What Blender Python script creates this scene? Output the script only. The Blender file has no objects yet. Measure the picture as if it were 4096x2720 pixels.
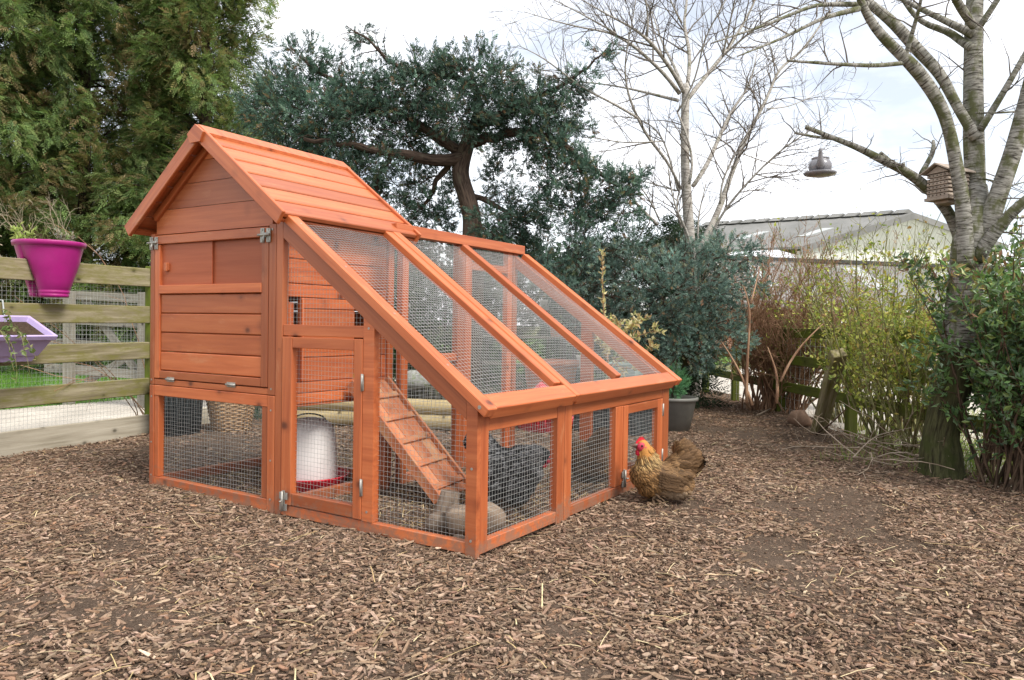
import bpy, math, random
import numpy as np
from mathutils import Vector, Matrix
R = math.radians
rng = np.random.default_rng(7)
random.seed(7)
sc = bpy.context.scene
col = sc.collection

# ------------------------------------------------------------------ camera
CAM = np.array([3.4008, -2.1391, 0.799])
CR = np.array([[0.8435, -0.0244, 0.5366], [0.5369, 0.0083, -0.8436], [0.0162, 0.9997, 0.0202]])
F = 3055.2
cd = bpy.data.cameras.new('camera')
cam = bpy.data.objects.new('camera', cd)
col.objects.link(cam)
M = Matrix([[*CR[i], CAM[i]] for i in range(3)] + [[0, 0, 0, 1]])
cam.matrix_world = M
cd.sensor_width = 36
cd.lens = 26.8525
cd.clip_start = 0.05
cd.clip_end = 3000
sc.camera = cam

# ------------------------------------------------------------------ world, sun, exposure
w = bpy.data.worlds.new('World')
sc.world = w
w.use_nodes = True
nt = w.node_tree
nt.nodes.clear()
SUN_EL, SUN_AZ = 50, 100          # azimuth measured from +y towards +x
out = nt.nodes.new('ShaderNodeOutputWorld')
bg = nt.nodes.new('ShaderNodeBackground')
sky = nt.nodes.new('ShaderNodeTexSky')
sky.sky_type = 'NISHITA'
sky.sun_disc = False
sky.sun_elevation = R(SUN_EL)
sky.sun_rotation = R(SUN_AZ)
tc = nt.nodes.new('ShaderNodeTexCoord')
mp = nt.nodes.new('ShaderNodeMapping')
mp.inputs['Scale'].default_value = (1.0, 1.0, 2.2)
mp.inputs['Location'].default_value = (0.35, 0.1, 0.2)
nz = nt.nodes.new('ShaderNodeTexNoise')
nz.inputs['Scale'].default_value = 2.6
nz.inputs['Detail'].default_value = 7
nz.inputs['Roughness'].default_value = 0.55
rp = nt.nodes.new('ShaderNodeValToRGB')
rp.color_ramp.elements[0].position = 0.36
rp.color_ramp.elements[0].color = (0.36, 0.36, 0.36, 1)
rp.color_ramp.elements[1].position = 0.60
rp.color_ramp.elements[1].color = (1, 1, 1, 1)
mx = nt.nodes.new('ShaderNodeMixRGB')
mx.inputs['Color2'].default_value = (11.6, 11.7, 12.1, 1)
nt.links.new(tc.outputs['Generated'], mp.inputs['Vector'])
nt.links.new(mp.outputs['Vector'], nz.inputs['Vector'])
nt.links.new(nz.outputs['Fac'], rp.inputs['Fac'])
nt.links.new(rp.outputs['Color'], mx.inputs['Fac'])
nt.links.new(sky.outputs['Color'], mx.inputs['Color1'])
nt.links.new(mx.outputs['Color'], bg.inputs['Color'])
bg.inputs['Strength'].default_value = 0.1
nt.links.new(bg.outputs['Background'], out.inputs['Surface'])

sl = bpy.data.lights.new('sun', 'SUN')
sl.energy = 3.0
sl.angle = R(22)
sl.color = (1.0, 0.95, 0.88)
sun = bpy.data.objects.new('sun', sl)
col.objects.link(sun)
sd = Vector((math.cos(R(SUN_EL)) * math.sin(R(SUN_AZ)), math.cos(R(SUN_EL)) * math.cos(R(SUN_AZ)), math.sin(R(SUN_EL))))
sun.rotation_euler = sd.to_track_quat('Z', 'Y').to_euler()
sc.view_settings.view_transform = 'Standard'
sc.view_settings.look = 'None'
sc.view_settings.gamma = 1
sc.view_settings.use_curve_mapping = False
sc.view_settings.exposure = 0.64


# ------------------------------------------------------------------ helpers: places
def ray(u, v):
    return CR @ np.array([(u - 2048) / F, -(v - 1360) / F, -1.0])


def at(u, v, d):
    """point seen at photo pixel (u, v) of the 4096-wide photo, d metres in front of the camera"""
    return CAM + ray(u, v) * d


D = 4096 / 2361.0


def atd(u, v, d):
    return at(u * D, v * D, d)


def gz(u, v, z=0.0):
    r = ray(u, v)
    return CAM + r * (z - CAM[2]) / r[2]


def gh(x, y):
    """height of the mulch ground"""
    h = 0.011 * np.sin(2.1 * x + 0.6) * np.cos(1.7 * y - 0.4) + 0.006 * np.sin(5.3 * x + 2.0 * y) + 0.004 * np.cos(7.7 * y - 3.1 * x)
    return h - 0.012


# ------------------------------------------------------------------ helpers: tagging
def tag(o, label=None, cat=None, group=None, kind=None):
    for k, v in (('label', label), ('category', cat), ('group', group), ('kind', kind)):
        if v:
            o[k] = v
    return o


def thing(name, label, cat, loc=(0, 0, 0), group=None):
    o = bpy.data.objects.new(name, None)
    col.objects.link(o)
    o.location = loc
    o.empty_display_size = 0.1
    return tag(o, label, cat, group)


def link(name, me, parent=None):
    o = bpy.data.objects.new(name, me)
    col.objects.link(o)
    if parent is not None:
        o.parent = parent
        p, off = parent, Vector((0, 0, 0))
        while p is not None:
            off += p.location
            p = p.parent
        o.location = -off          # meshes are written in world coordinates
    return o


# ------------------------------------------------------------------ helpers: meshes
def nrm(v):
    v = np.asarray(v, float)
    return v / (np.linalg.norm(v) + 1e-12)


class MB:
    def __init__(s):
        s.v = []; s.f = []; s.g = []; s.t = []; s.m = []; s.sm = []

    def add(s, verts, faces, g=None, tint=None, mat=0, smooth=False):
        b = len(s.v)
        s.v.extend([tuple(map(float, x)) for x in verts])
        s.g.extend([tuple(map(float, x)) for x in (verts if g is None else g)])
        t = random.random() if tint is None else tint
        s.t.extend([t] * len(verts))
        s.f.extend([tuple(i + b for i in f) for f in faces])
        s.m.extend([mat] * len(faces)); s.sm.extend([smooth] * len(faces))

    def beam(s, p0, p1, w, h, up=(0, 0, 1), ch=0.0022, mat=0, tint=None):
        """squared timber from p0 to p1, w across, h along up, all edges eased"""
        p0 = np.array(p0, float); p1 = np.array(p1, float)
        a = nrm(p1 - p0); L = np.linalg.norm(p1 - p0)
        b = nrm(np.cross(up, a)); c = np.cross(a, b)
        s.obox((p0 + p1) / 2, (a, b, c), (L / 2, w / 2, h / 2), ch, mat, tint)

    def box(s, lo, hi, ch=0.0022, mat=0, long=None, tint=None):
        lo = np.array(lo, float); hi = np.array(hi, float)
        e = np.eye(3)
        k = int(np.argmax(hi - lo)) if long is None else long
        ax = (e[k], e[(k + 1) % 3], e[(k + 2) % 3]); hs = (hi - lo) / 2
        s.obox((lo + hi) / 2, ax, (hs[k], hs[(k + 1) % 3], hs[(k + 2) % 3]), ch, mat, tint)

    def obox(s, c, ax, hs, ch, mat=0, tint=None):
        ch = min(ch, min(hs) * 0.6)
        V = []; G = []
        idx = {}
        off = np.array([random.uniform(-40, 40), random.uniform(-5, 5), random.uniform(-5, 5)])
        for sx in (-1, 1):
            for sy in (-1, 1):
                for sz in (-1, 1):
                    for k in range(3):
                        q = [sx * (hs[0] - ch), sy * (hs[1] - ch), sz * (hs[2] - ch)]
                        q[k] = (sx, sy, sz)[k] * hs[k]
                        idx[(sx, sy, sz, k)] = len(V)
                        V.append(c + ax[0] * q[0] + ax[1] * q[1] + ax[2] * q[2])
                        G.append(off + np.array(q))
        Fc = []
        for k in range(3):
            i, j = (k + 1) % 3, (k + 2) % 3
            for sg in (-1, 1):
                quad = []
                for a, b in ((-1, -1), (1, -1), (1, 1), (-1, 1)):
                    sgn = [0, 0, 0]; sgn[k] = sg; sgn[i] = a; sgn[j] = b
                    quad.append(idx[(*sgn, k)])
                Fc.append(quad if sg > 0 else quad[::-1])
        for k in range(3):                      # edge chamfers, along axis k
            i, j = (k + 1) % 3, (k + 2) % 3
            for a in (-1, 1):
                for b in (-1, 1):
                    def g(sk, f):
                        sgn = [0, 0, 0]; sgn[k] = sk; sgn[i] = a; sgn[j] = b
                        return idx[(*sgn, f)]
                    q = [g(-1, i), g(1, i), g(1, j), g(-1, j)]
                    Fc.append(q if a * b < 0 else q[::-1])
        for sx in (-1, 1):
            for sy in (-1, 1):
                for sz in (-1, 1):
                    t = [idx[(sx, sy, sz, k)] for k in range(3)]
                    Fc.append(t if sx * sy * sz > 0 else t[::-1])
        s.add(V, Fc, G, tint, mat)

    def prism(s, pts, d, mat=0, tint=None):
        """polygon pts (3-D, planar) pushed by vector d"""
        pts = [np.array(p, float) for p in pts]; d = np.array(d, float)
        n = len(pts)
        V = pts + [p + d for p in pts]
        Fc = [list(range(n))[::-1], list(range(n, 2 * n))] + [[i, (i + 1) % n, n + (i + 1) % n, n + i] for i in range(n)]
        nn = np.cross(pts[1] - pts[0], pts[2] - pts[1])
        if np.dot(nn, d) < 0:
            Fc = [f[::-1] for f in Fc]
        a = nrm(pts[1] - pts[0]); c = nrm(d); b = np.cross(c, a)
        o = np.array([random.uniform(-40, 40), random.uniform(-5, 5), 0])
        s.add(V, Fc, [o + np.array([p @ a, p @ b, p @ c]) for p in V], tint, mat)

    def tube(s, path, rad, n=6, mat=0, cap=True, tint=None, smooth=True, squash=None):
        P = np.array(path, float); m = len(P)
        r = np.full(m, rad, float) if np.isscalar(rad) else np.array(rad, float)
        T = np.gradient(P, axis=0); T /= (np.linalg.norm(T, axis=1, keepdims=True) + 1e-12)
        u = np.cross(T[0], (0, 0, 1.0))
        if np.linalg.norm(u) < 1e-3: u = np.cross(T[0], (1.0, 0, 0))
        u = nrm(u)
        ang = np.arange(n) * 2 * math.pi / n; ca, sa = np.cos(ang), np.sin(ang)
        V = np.empty((m, n, 3)); G = np.empty((m, n, 3))
        Ls = np.concatenate([[0], np.cumsum(np.linalg.norm(np.diff(P, axis=0), axis=1))])
        o = random.uniform(-50, 50)
        for i in range(m):
            u = u - T[i] * (u @ T[i]); u = u / (np.linalg.norm(u) + 1e-12); vv = np.cross(T[i], u)
            V[i] = P[i] + r[i] * (ca[:, None] * u + sa[:, None] * vv)
            G[i] = np.stack([ca * r[i], sa * r[i], np.full(n, Ls[i] + o)], 1)
        Fc = [[i * n + j, i * n + (j + 1) % n, (i + 1) * n + (j + 1) % n, (i + 1) * n + j] for i in range(m - 1) for j in range(n)]
        if cap and n > 2:
            Fc.append(list(range(n))[::-1]); Fc.append([(m - 1) * n + j for j in range(n)])
        s.add(V.reshape(-1, 3), Fc, G.reshape(-1, 3), tint, mat, smooth)

    def lathe(s, prof, c, n=32, mat=0, sx=1.0, sy=1.0, rot=0.0, tint=None, smooth=True):
        """prof: (radius, z) pairs from the bottom outwards"""
        c = np.array(c, float); V = []; m = len(prof)
        for r_, z in prof:
            for j in range(n):
                a = 2 * math.pi * j / n
                x, y = r_ * math.cos(a) * sx, r_ * math.sin(a) * sy
                V.append(c + np.array([x * math.cos(rot) - y * math.sin(rot), x * math.sin(rot) + y * math.cos(rot), z]))
        Fc = [[i * n + j, i * n + (j + 1) % n, (i + 1) * n + (j + 1) % n, (i + 1) * n + j] for i in range(m - 1) for j in range(n)]
        s.add(V, Fc, None, tint, mat, smooth)

    def disc(s, c, r_, n=20, axis=(0, 0, 1), mat=0, thick=0.0015, tint=None):
        c = np.array(c, float); a = nrm(axis)
        s.tube([c, c + a * thick], r_, n, mat, True, tint, False)

    def build(s, name, mats, parent=None):
        if not isinstance(mats, (list, tuple)): mats = [mats]
        me = bpy.data.meshes.new(name)
        me.from_pydata(s.v, [], s.f)
        for m in mats: me.materials.append(m)
        me.polygons.foreach_set('material_index', s.m)
        me.polygons.foreach_set('use_smooth', s.sm)
        a = me.attributes.new('gc', 'FLOAT_VECTOR', 'POINT'); a.data.foreach_set('vector', np.array(s.g, np.float32).ravel())
        a = me.attributes.new('tint', 'FLOAT', 'POINT'); a.data.foreach_set('value', np.array(s.t, np.float32))
        me.update()
        return link(name, me, parent)


def np_mesh(name, V, Fq, mat, parent=None, colr=None, smooth=False, extra=None):
    """V (n,3), Fq (m,k) one face size, colr (n,3)"""
    me = bpy.data.meshes.new(name)
    k = Fq.shape[1]
    me.vertices.add(len(V)); me.loops.add(Fq.size); me.polygons.add(len(Fq))
    me.vertices.foreach_set('co', V.astype(np.float32).ravel())
    me.loops.foreach_set('vertex_index', Fq.astype(np.int32).ravel())
    me.polygons.foreach_set('loop_start', np.arange(0, Fq.size, k, dtype=np.int32))
    me.polygons.foreach_set('use_smooth', np.full(len(Fq), smooth))
    if colr is not None:
        a = me.attributes.new('col', 'FLOAT_COLOR', 'POINT')
        a.data.foreach_set('color', np.concatenate([colr, np.ones((len(colr), 1))], 1).astype(np.float32).ravel())
    me.materials.append(mat)
    me.update(calc_edges=True)
    return link(name, me, parent)


def frames(d, roll_up=None):
    """rotation matrices whose local +Y is d; local +Z near roll_up (random if None)"""
    d = d / (np.linalg.norm(d, axis=1, keepdims=True) + 1e-9)
    z = rng.normal(size=d.shape) if roll_up is None else roll_up
    x = np.cross(d, z); x /= (np.linalg.norm(x, axis=1, keepdims=True) + 1e-9)
    z = np.cross(x, d)
    return np.stack([x, d, z], 2)


def scatter(tv, tf, pos, rot, scale, colr, tcol=None):
    """copies of a template: returns V, F, C.  scale (n,) or (n,3); colr (n,3); tcol(nv) multiplies"""
    n, nv = len(pos), len(tv)
    sc3 = scale[:, None] * np.ones(3) if scale.ndim == 1 else scale
    P = tv[None] * sc3[:, None, :]
    V = np.einsum('nij,nvj->nvi', rot, P) + pos[:, None, :]
    Fq = (tf[None] + (np.arange(n) * nv)[:, None, None]).reshape(-1, tf.shape[1])
    Cc = np.repeat(colr[:, None, :], nv, 1)
    if tcol is not None: Cc = Cc * (tcol[None, :, None] if tcol.ndim == 1 else tcol[None])
    return V.reshape(-1, 3), Fq, Cc.reshape(-1, 3)


def palette(n, cols, wts=None, jit=0.12):
    cols = np.array(cols, float)
    i = rng.choice(len(cols), n, p=None if wts is None else np.array(wts) / np.sum(wts))
    return np.clip(cols[i] * (1 + rng.normal(size=(n, 1)) * jit) * (1 + rng.normal(size=(n, 3)) * jit * 0.14), 0.004, 0.9)


def s2l(r, g, b):
    f = lambda c: (c / 255 / 12.92) if c <= 10 else ((c / 255 + 0.055) / 1.055) ** 2.4
    return (f(r), f(g), f(b))


# ------------------------------------------------------------------ materials
def newmat(name, rough=0.6, spec=0.3, metal=0.0):
    m = bpy.data.materials.new(name)
    m.use_nodes = True
    b = m.node_tree.nodes['Principled BSDF']
    b.inputs['Roughness'].default_value = rough
    b.inputs['Specular IOR Level'].default_value = spec
    b.inputs['Metallic'].default_value = metal
    return m, m.node_tree, b


def N(t, kind, **kw):
    n = t.nodes.new(kind)
    for k, v in kw.items():
        if k in n.inputs: n.inputs[k].default_value = v
        else: setattr(n, k, v)
    return n


def attr(t, name, o='Vector'):
    a = t.nodes.new('ShaderNodeAttribute'); a.attribute_name = name
    return a.outputs[o]


def noise(t, vec, scale, detail=4, rough=0.55, sc3=None, dist=0.0):
    if sc3 is not None:
        mpn = N(t, 'ShaderNodeMapping', Scale=sc3); t.links.new(vec, mpn.inputs['Vector']); vec = mpn.outputs['Vector']
    n = N(t, 'ShaderNodeTexNoise', Scale=scale, Detail=detail, Roughness=rough, Distortion=dist)
    t.links.new(vec, n.inputs['Vector'])
    return n.outputs['Fac']


def ramp(t, fac, stops):
    r = t.nodes.new('ShaderNodeValToRGB')
    e = r.color_ramp.elements
    while len(e) < len(stops): e.new(0.5)
    for i, (p, c) in enumerate(stops):
        e[i].position = p
        e[i].color = (*c, 1) if not np.isscalar(c) else (c, c, c, 1)
    t.links.new(fac, r.inputs['Fac'])
    return r.outputs['Color']


def mix(t, fac, a, b, mode='MIX'):
    m = N(t, 'ShaderNodeMixRGB', blend_type=mode)
    for s_, v in (('Fac', fac), ('Color1', a), ('Color2', b)):
        if isinstance(v, bpy.types.NodeSocket): t.links.new(v, m.inputs[s_])
        else: m.inputs[s_].default_value = v if np.isscalar(v) else (*v, 1)
    return m.outputs['Color']


def bump(t, b, h, strength=0.3, dist=0.01):
    n = N(t, 'ShaderNodeBump', Strength=strength, Distance=dist)
    t.links.new(h, n.inputs['Height']); t.links.new(n.outputs['Normal'], b.inputs['Normal'])


def wood(name, dark, mid, light, rough=0.5, spec=0.35, grain=38, knots=True, stain=None, bstr=0.25, tintamt=0.22, dirt=None, coat=0.0, ssc=(5, 9, 9), tube=False):
    m, t, b = newmat(name, rough, spec)
    gc = attr(t, 'gc')
    g1 = noise(t, gc, 1, 6, 0.6, (grain * 1.6, grain, 2.2) if tube else (2.2, grain * 1.6, grain), 0.6)
    g2 = noise(t, gc, 1, 3, 0.5, (grain * .35, grain * .3, 0.9) if tube else (0.9, grain * 0.35, grain * 0.3), 1.5)
    c = ramp(t, mix(t, 0.45, g1, g2), [(0.3, dark), (0.5, mid), (0.72, light)])
    tn = ramp(t, attr(t, 'tint', 'Fac'), [(0, 1 - tintamt), (1, 1 + tintamt * 0.55)])
    c = mix(t, 1.0, c, tn, 'MULTIPLY')
    if knots:
        mpn = N(t, 'ShaderNodeMapping', Scale=(6.5, 5, 9)); t.links.new(gc, mpn.inputs['Vector'])
        v = N(t, 'ShaderNodeTexVoronoi', Scale=1.0, Randomness=1.0); t.links.new(mpn.outputs['Vector'], v.inputs['Vector'])
        k = ramp(t, v.outputs['Distance'], [(0.04, 1.0), (0.085, 0.75), (0.13, 0.25), (0.24, 0.0)])
        c = mix(t, k, c, tuple(x * 0.4 for x in dark))
    if stain:
        sn = noise(t, gc, 1, 6, 0.7, ssc)
        c = mix(t, ramp(t, sn, [(stain[1], 0.0), (stain[2], stain[3])]), c, stain[0])
    if dirt:
        g = N(t, 'ShaderNodeNewGeometry')
        dn = noise(t, g.outputs['Position'], 26, 5, 0.7)
        sp = N(t, 'ShaderNodeSeparateXYZ'); t.links.new(g.outputs['Position'], sp.inputs[0])
        zz = N(t, 'ShaderNodeMapRange'); t.links.new(sp.outputs['Z'], zz.inputs['Value'])
        zz.inputs['From Min'].default_value = 0.0; zz.inputs['From Max'].default_value = 0.16
        zz.inputs['To Min'].default_value = 0.30; zz.inputs['To Max'].default_value = 0.0
        ad = N(t, 'ShaderNodeMath', operation='ADD'); t.links.new(dn, ad.inputs[0]); t.links.new(zz.outputs[0], ad.inputs[1])
        c = mix(t, ramp(t, ad.outputs[0], [(0.66, 0.0), (0.82, 0.65)]), c, dirt)
    t.links.new(c, b.inputs['Base Color'])
    bump(t, b, g1, bstr, 0.003)
    b.inputs['Coat Weight'].default_value = coat
    b.inputs['Coat Roughness'].default_value = 0.38
    return m


M_ORANGE = wood('stained_orange_wood', (0.31, 0.064, 0.018), (0.45, 0.113, 0.033), (0.56, 0.170, 0.057), rough=0.5, spec=0.45, coat=0.22, tintamt=0.34, stain=((0.60, 0.30, 0.15), 0.60, 0.78, 0.45), ssc=(4, 14, 14), dirt=(0.20, 0.13, 0.09))
M_RAMP = wood('worn_orange_wood', (0.33, 0.10, 0.04), (0.48, 0.17, 0.075), (0.56, 0.27, 0.14), rough=0.6, stain=((0.50, 0.30, 0.16), 0.5, 0.66, 0.8))
M_PLY = wood('stained_plywood', (0.32, 0.075, 0.03), (0.40, 0.10, 0.04), (0.46, 0.13, 0.055), rough=0.5, knots=False, grain=60, bstr=0.1)
M_FENCE = wood('mossy_fence_board', (0.11, 0.09, 0.05), (0.235, 0.20, 0.12), (0.42, 0.37, 0.25), rough=0.85, spec=0.15, grain=45,
               stain=((0.165, 0.155, 0.04), 0.43, 0.62, 0.8), bstr=0.9, ssc=(6, 22, 22))
M_PALEBOARD = wood('pale_gravel_board', (0.27, 0.235, 0.17), (0.42, 0.375, 0.29), (0.55, 0.50, 0.40), rough=0.85, spec=0.15, grain=35, bstr=0.7)
M_MOSSY = wood('green_mossy_timber', (0.06, 0.065, 0.02), (0.11, 0.12, 0.035), (0.17, 0.175, 0.06), rough=0.9, spec=0.1, grain=40,
               stain=((0.13, 0.17, 0.02), 0.4, 0.6, 0.8), bstr=0.6)
M_GREYWOOD = wood('grey_weathered_wood', (0.12, 0.11, 0.09), (0.21, 0.195, 0.16), (0.31, 0.285, 0.24), rough=0.9, spec=0.1, bstr=0.6)
M_DARKWOOD = wood('dark_damp_wood', (0.035, 0.032, 0.026), (0.075, 0.07, 0.055), (0.13, 0.12, 0.095), rough=0.9, spec=0.1, bstr=0.6,
                  stain=((0.07, 0.10, 0.03), 0.5, 0.65, 0.6))
M_LOG = wood('round_fence_log', (0.23, 0.175, 0.085), (0.36, 0.28, 0.145), (0.50, 0.41, 0.23), rough=0.8, spec=0.2, grain=30, bstr=0.4, tube=True)
M_DRIFT = wood('bleached_log', (0.12, 0.085, 0.06), (0.27, 0.205, 0.15), (0.42, 0.34, 0.26), rough=0.9, spec=0.1, grain=25, bstr=1.0, stain=((0.12, 0.09, 0.07), 0.5, 0.62, 0.7), ssc=(30, 30, 10), tube=True)


def plain(name, c, rough=0.45, spec=0.4, metal=0.0, var=0.12, scale=14, bstr=0.0, dirt=None, coord='Position'):
    m, t, b = newmat(name, rough, spec, metal)
    g = N(t, 'ShaderNodeNewGeometry')
    n1 = noise(t, g.outputs['Position'], scale, 5, 0.6)
    cc = ramp(t, n1, [(0.3, tuple(x * (1 - var) for x in c)), (0.7, tuple(min(1, x * (1 + var)) for x in c))])
    if dirt:
        n2 = noise(t, g.outputs['Position'], scale * 2.3, 6, 0.7)
        cc = mix(t, ramp(t, n2, [(dirt[1], 0.0), (dirt[2], dirt[3])]), cc, dirt[0])
    t.links.new(cc, b.inputs['Base Color'])
    rr = ramp(t, n1, [(0.3, min(1, rough * 1.25)), (0.7, rough * 0.8)])
    t.links.new(rr, b.inputs['Roughness'])
    if bstr: bump(t, b, n1, bstr, 0.004)
    return m


M_WIRE = plain('galvanised_wire', (0.42, 0.43, 0.41), 0.45, 0.5, 0.35, 0.15, 40)
M_WIREROOF = plain('pale_galvanised_wire', (0.55, 0.57, 0.55), 0.45, 0.5, 0.3, 0.15, 40)
M_STEEL = plain('zinc_fitting', (0.36, 0.345, 0.31), 0.5, 0.5, 0.6, 0.2, 60, dirt=((0.22, 0.16, 0.10), 0.55, 0.75, 0.6))
M_MAGENTA = plain('magenta_plastic', (0.34, 0.014, 0.165), 0.38, 0.45, 0, 0.10, 9, dirt=((0.30, 0.10, 0.17), 0.6, 0.8, 0.35))
M_LILAC = plain('lilac_plastic', (0.46, 0.37, 0.62), 0.42, 0.4, 0, 0.08, 9, dirt=((0.25, 0.2, 0.2), 0.6, 0.8, 0.4))
M_DARKPL = plain('dark_slate_plastic', (0.022, 0.030, 0.033), 0.5, 0.35, 0, 0.25, 12)
M_GREYPOT = plain('grey_plastic_pot', (0.19, 0.185, 0.165), 0.55, 0.35, 0, 0.15, 8, dirt=((0.22, 0.18, 0.13), 0.55, 0.75, 0.5))
M_LIGHTGREY = plain('light_grey_plastic', (0.33, 0.35, 0.34), 0.5, 0.35, 0, 0.12, 8)
M_RED = plain('red_plastic', (0.55, 0.015, 0.03), 0.32, 0.5, 0, 0.1, 10)
M_REDCONE = plain('faded_red_plastic', (0.62, 0.06, 0.08), 0.28, 0.5, 0, 0.1, 10)
M_TERRA = plain('terracotta', (0.52, 0.23, 0.15), 0.8, 0.2, 0, 0.15, 11, 0.2)
M_PALEGREEN = plain('pale_green_plastic', (0.36, 0.47, 0.43), 0.5, 0.35, 0, 0.1, 9)
M_WHITEPL = plain('milky_white_plastic', (0.74, 0.72, 0.70), 0.38, 0.4, 0, 0.06, 12, dirt=((0.28, 0.20, 0.14), 0.63, 0.74, 0.7))
M_TEAPOT = plain('lavender_glaze', (0.215, 0.21, 0.225), 0.22, 0.5, 0, 0.08, 20)
M_WICKER = wood('wicker', (0.22, 0.13, 0.07), (0.36, 0.235, 0.135), (0.50, 0.36, 0.22), rough=0.7, knots=False)
M_SOILPOT = plain('potting_soil', (0.055, 0.038, 0.025), 0.95, 0.1, 0, 0.5, 90, 0.8)
M_STONE = plain('mossy_stone', (0.30, 0.30, 0.28), 0.9, 0.15, 0, 0.3, 18, 0.6, dirt=((0.14, 0.19, 0.05), 0.5, 0.62, 0.7))
M_BRICKSTONE = plain('reddish_stone', (0.25, 0.16, 0.11), 0.9, 0.15, 0, 0.3, 18, 0.6)


def leafmat(name, rough=0.55, trans=0.3, spec=0.3):
    m, t, b = newmat(name, rough, spec)
    c = attr(t, 'col', 'Color')
    t.links.new(c, b.inputs['Base Color'])
    tr = N(t, 'ShaderNodeBsdfTranslucent')
    hs = N(t, 'ShaderNodeHueSaturation', Saturation=1.1, Value=1.25)
    t.links.new(c, hs.inputs['Color']); t.links.new(hs.outputs['Color'], tr.inputs['Color'])
    ms = N(t, 'ShaderNodeMixShader'); ms.inputs[0].default_value = trans
    t.links.new(b.outputs[0], ms.inputs[1]); t.links.new(tr.outputs[0], ms.inputs[2])
    t.links.new(ms.outputs[0], t.nodes['Material Output'].inputs['Surface'])
    return m


M_LEAF = leafmat('leaf_foliage')
M_GLOSSY = leafmat('glossy_leaf', 0.36, 0.2, 0.45)
M_NEEDLE = leafmat('needle_foliage', 0.6, 0.32, 0.25)
M_GRASS = leafmat('grass_blades', 0.6, 0.3, 0.2)


def colmat(name, rough=0.8, spec=0.15, bscale=None):
    m, t, b = newmat(name, rough, spec)
    g = N(t, 'ShaderNodeNewGeometry')
    n1 = noise(t, g.outputs['Position'], bscale or 160, 4, 0.6)
    c = mix(t, 1.0, attr(t, 'col', 'Color'), ramp(t, n1, [(0.3, 0.72), (0.7, 1.25)]), 'MULTIPLY')
    t.links.new(c, b.inputs['Base Color'])
    bump(t, b, n1, 0.4, 0.002)
    return m


M_CHIP = colmat('bark_chip', 0.85, 0.12)
M_FEATHER = colmat('feather', 0.7, 0.2, 400)
M_SKIN = colmat('bird_skin', 0.5, 0.35, 500)


def bark(name, dark, mid, light, moss, mossamt=(0.5, 0.66), horiz=True):
    m, t, b = newmat(name, 0.85, 0.15)
    gc = attr(t, 'gc')
    n1 = noise(t, gc, 1, 5, 0.65, (16, 16, 110) if horiz else (70, 70, 8), 0.4)
    n2 = noise(t, gc, 1, 4, 0.6, (16, 16, 10))
    c = ramp(t, n1, [(0.37, dark), (0.45, mid), (0.60, light)])
    c = mix(t, ramp(t, n2, [(mossamt[0], 0.0), (mossamt[1], 0.9)]), c, moss)
    t.links.new(c, b.inputs['Base Color'])
    bump(t, b, n1, 0.5, 0.008)
    return m


M_BIRCH = bark('birch_bark', (0.12, 0.105, 0.09), (0.30, 0.275, 0.245), (0.45, 0.425, 0.38), (0.12, 0.13, 0.06), (0.56, 0.72))
M_CHERRY = bark('mossy_banded_bark', (0.035, 0.03, 0.025), (0.165, 0.155, 0.132), (0.33, 0.315, 0.28), (0.085, 0.09, 0.036), (0.46, 0.60))
M_MOSSBARK = bark('mossy_bark', (0.022, 0.02, 0.011), (0.045, 0.043, 0.02), (0.08, 0.08, 0.035), (0.045, 0.054, 0.016), (0.48, 0.64), False)
M_JUNBARK = bark('juniper_bark', (0.022, 0.016, 0.012), (0.05, 0.034, 0.026), (0.10, 0.07, 0.052), (0.10, 0.085, 0.06), (0.55, 0.7), False)
M_TWIGGREY = bark('grey_brown_twigs', (0.06, 0.05, 0.042), (0.12, 0.10, 0.085), (0.20, 0.175, 0.15), (0.1, 0.1, 0.06), (0.6, 0.75), False)
M_TWIGRED = bark('reddish_stems', (0.13, 0.065, 0.04), (0.27, 0.15, 0.09), (0.40, 0.25, 0.155), (0.13, 0.11, 0.05), (0.58, 0.75), False)
M_TWIGGREEN = bark('green_stems', (0.09, 0.085, 0.03), (0.17, 0.165, 0.06), (0.28, 0.27, 0.13), (0.10, 0.05, 0.03), (0.5, 0.65), False)
M_TWIGDARK = bark('dark_stems', (0.03, 0.022, 0.016), (0.085, 0.055, 0.035), (0.15, 0.10, 0.07), (0.08, 0.075, 0.03), (0.55, 0.7), False)
M_TWIGPALE = bark('pale_dead_twigs', (0.18, 0.13, 0.09), (0.32, 0.25, 0.18), (0.42, 0.34, 0.26), (0.2, 0.18, 0.1), (0.6, 0.75), False)


def ground_mat(name, c1, c2, c3, scale, rough=0.95, bstr=0.6, bdist=0.02):
    m, t, b = newmat(name, rough, 0.1)
    g = N(t, 'ShaderNodeNewGeometry')
    n1 = noise(t, g.outputs['Position'], scale, 10, 0.78)
    n2 = noise(t, g.outputs['Position'], scale * 0.07, 4, 0.6)
    c = ramp(t, n1, [(0.32, c1), (0.5, c2), (0.68, c3)])
    c = mix(t, 1.0, c, ramp(t, n2, [(0.3, 0.8), (0.7, 1.2)]), 'MULTIPLY')
    t.links.new(c, b.inputs['Base Color'])
    bump(t, b, n1, bstr, bdist)
    return m


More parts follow.
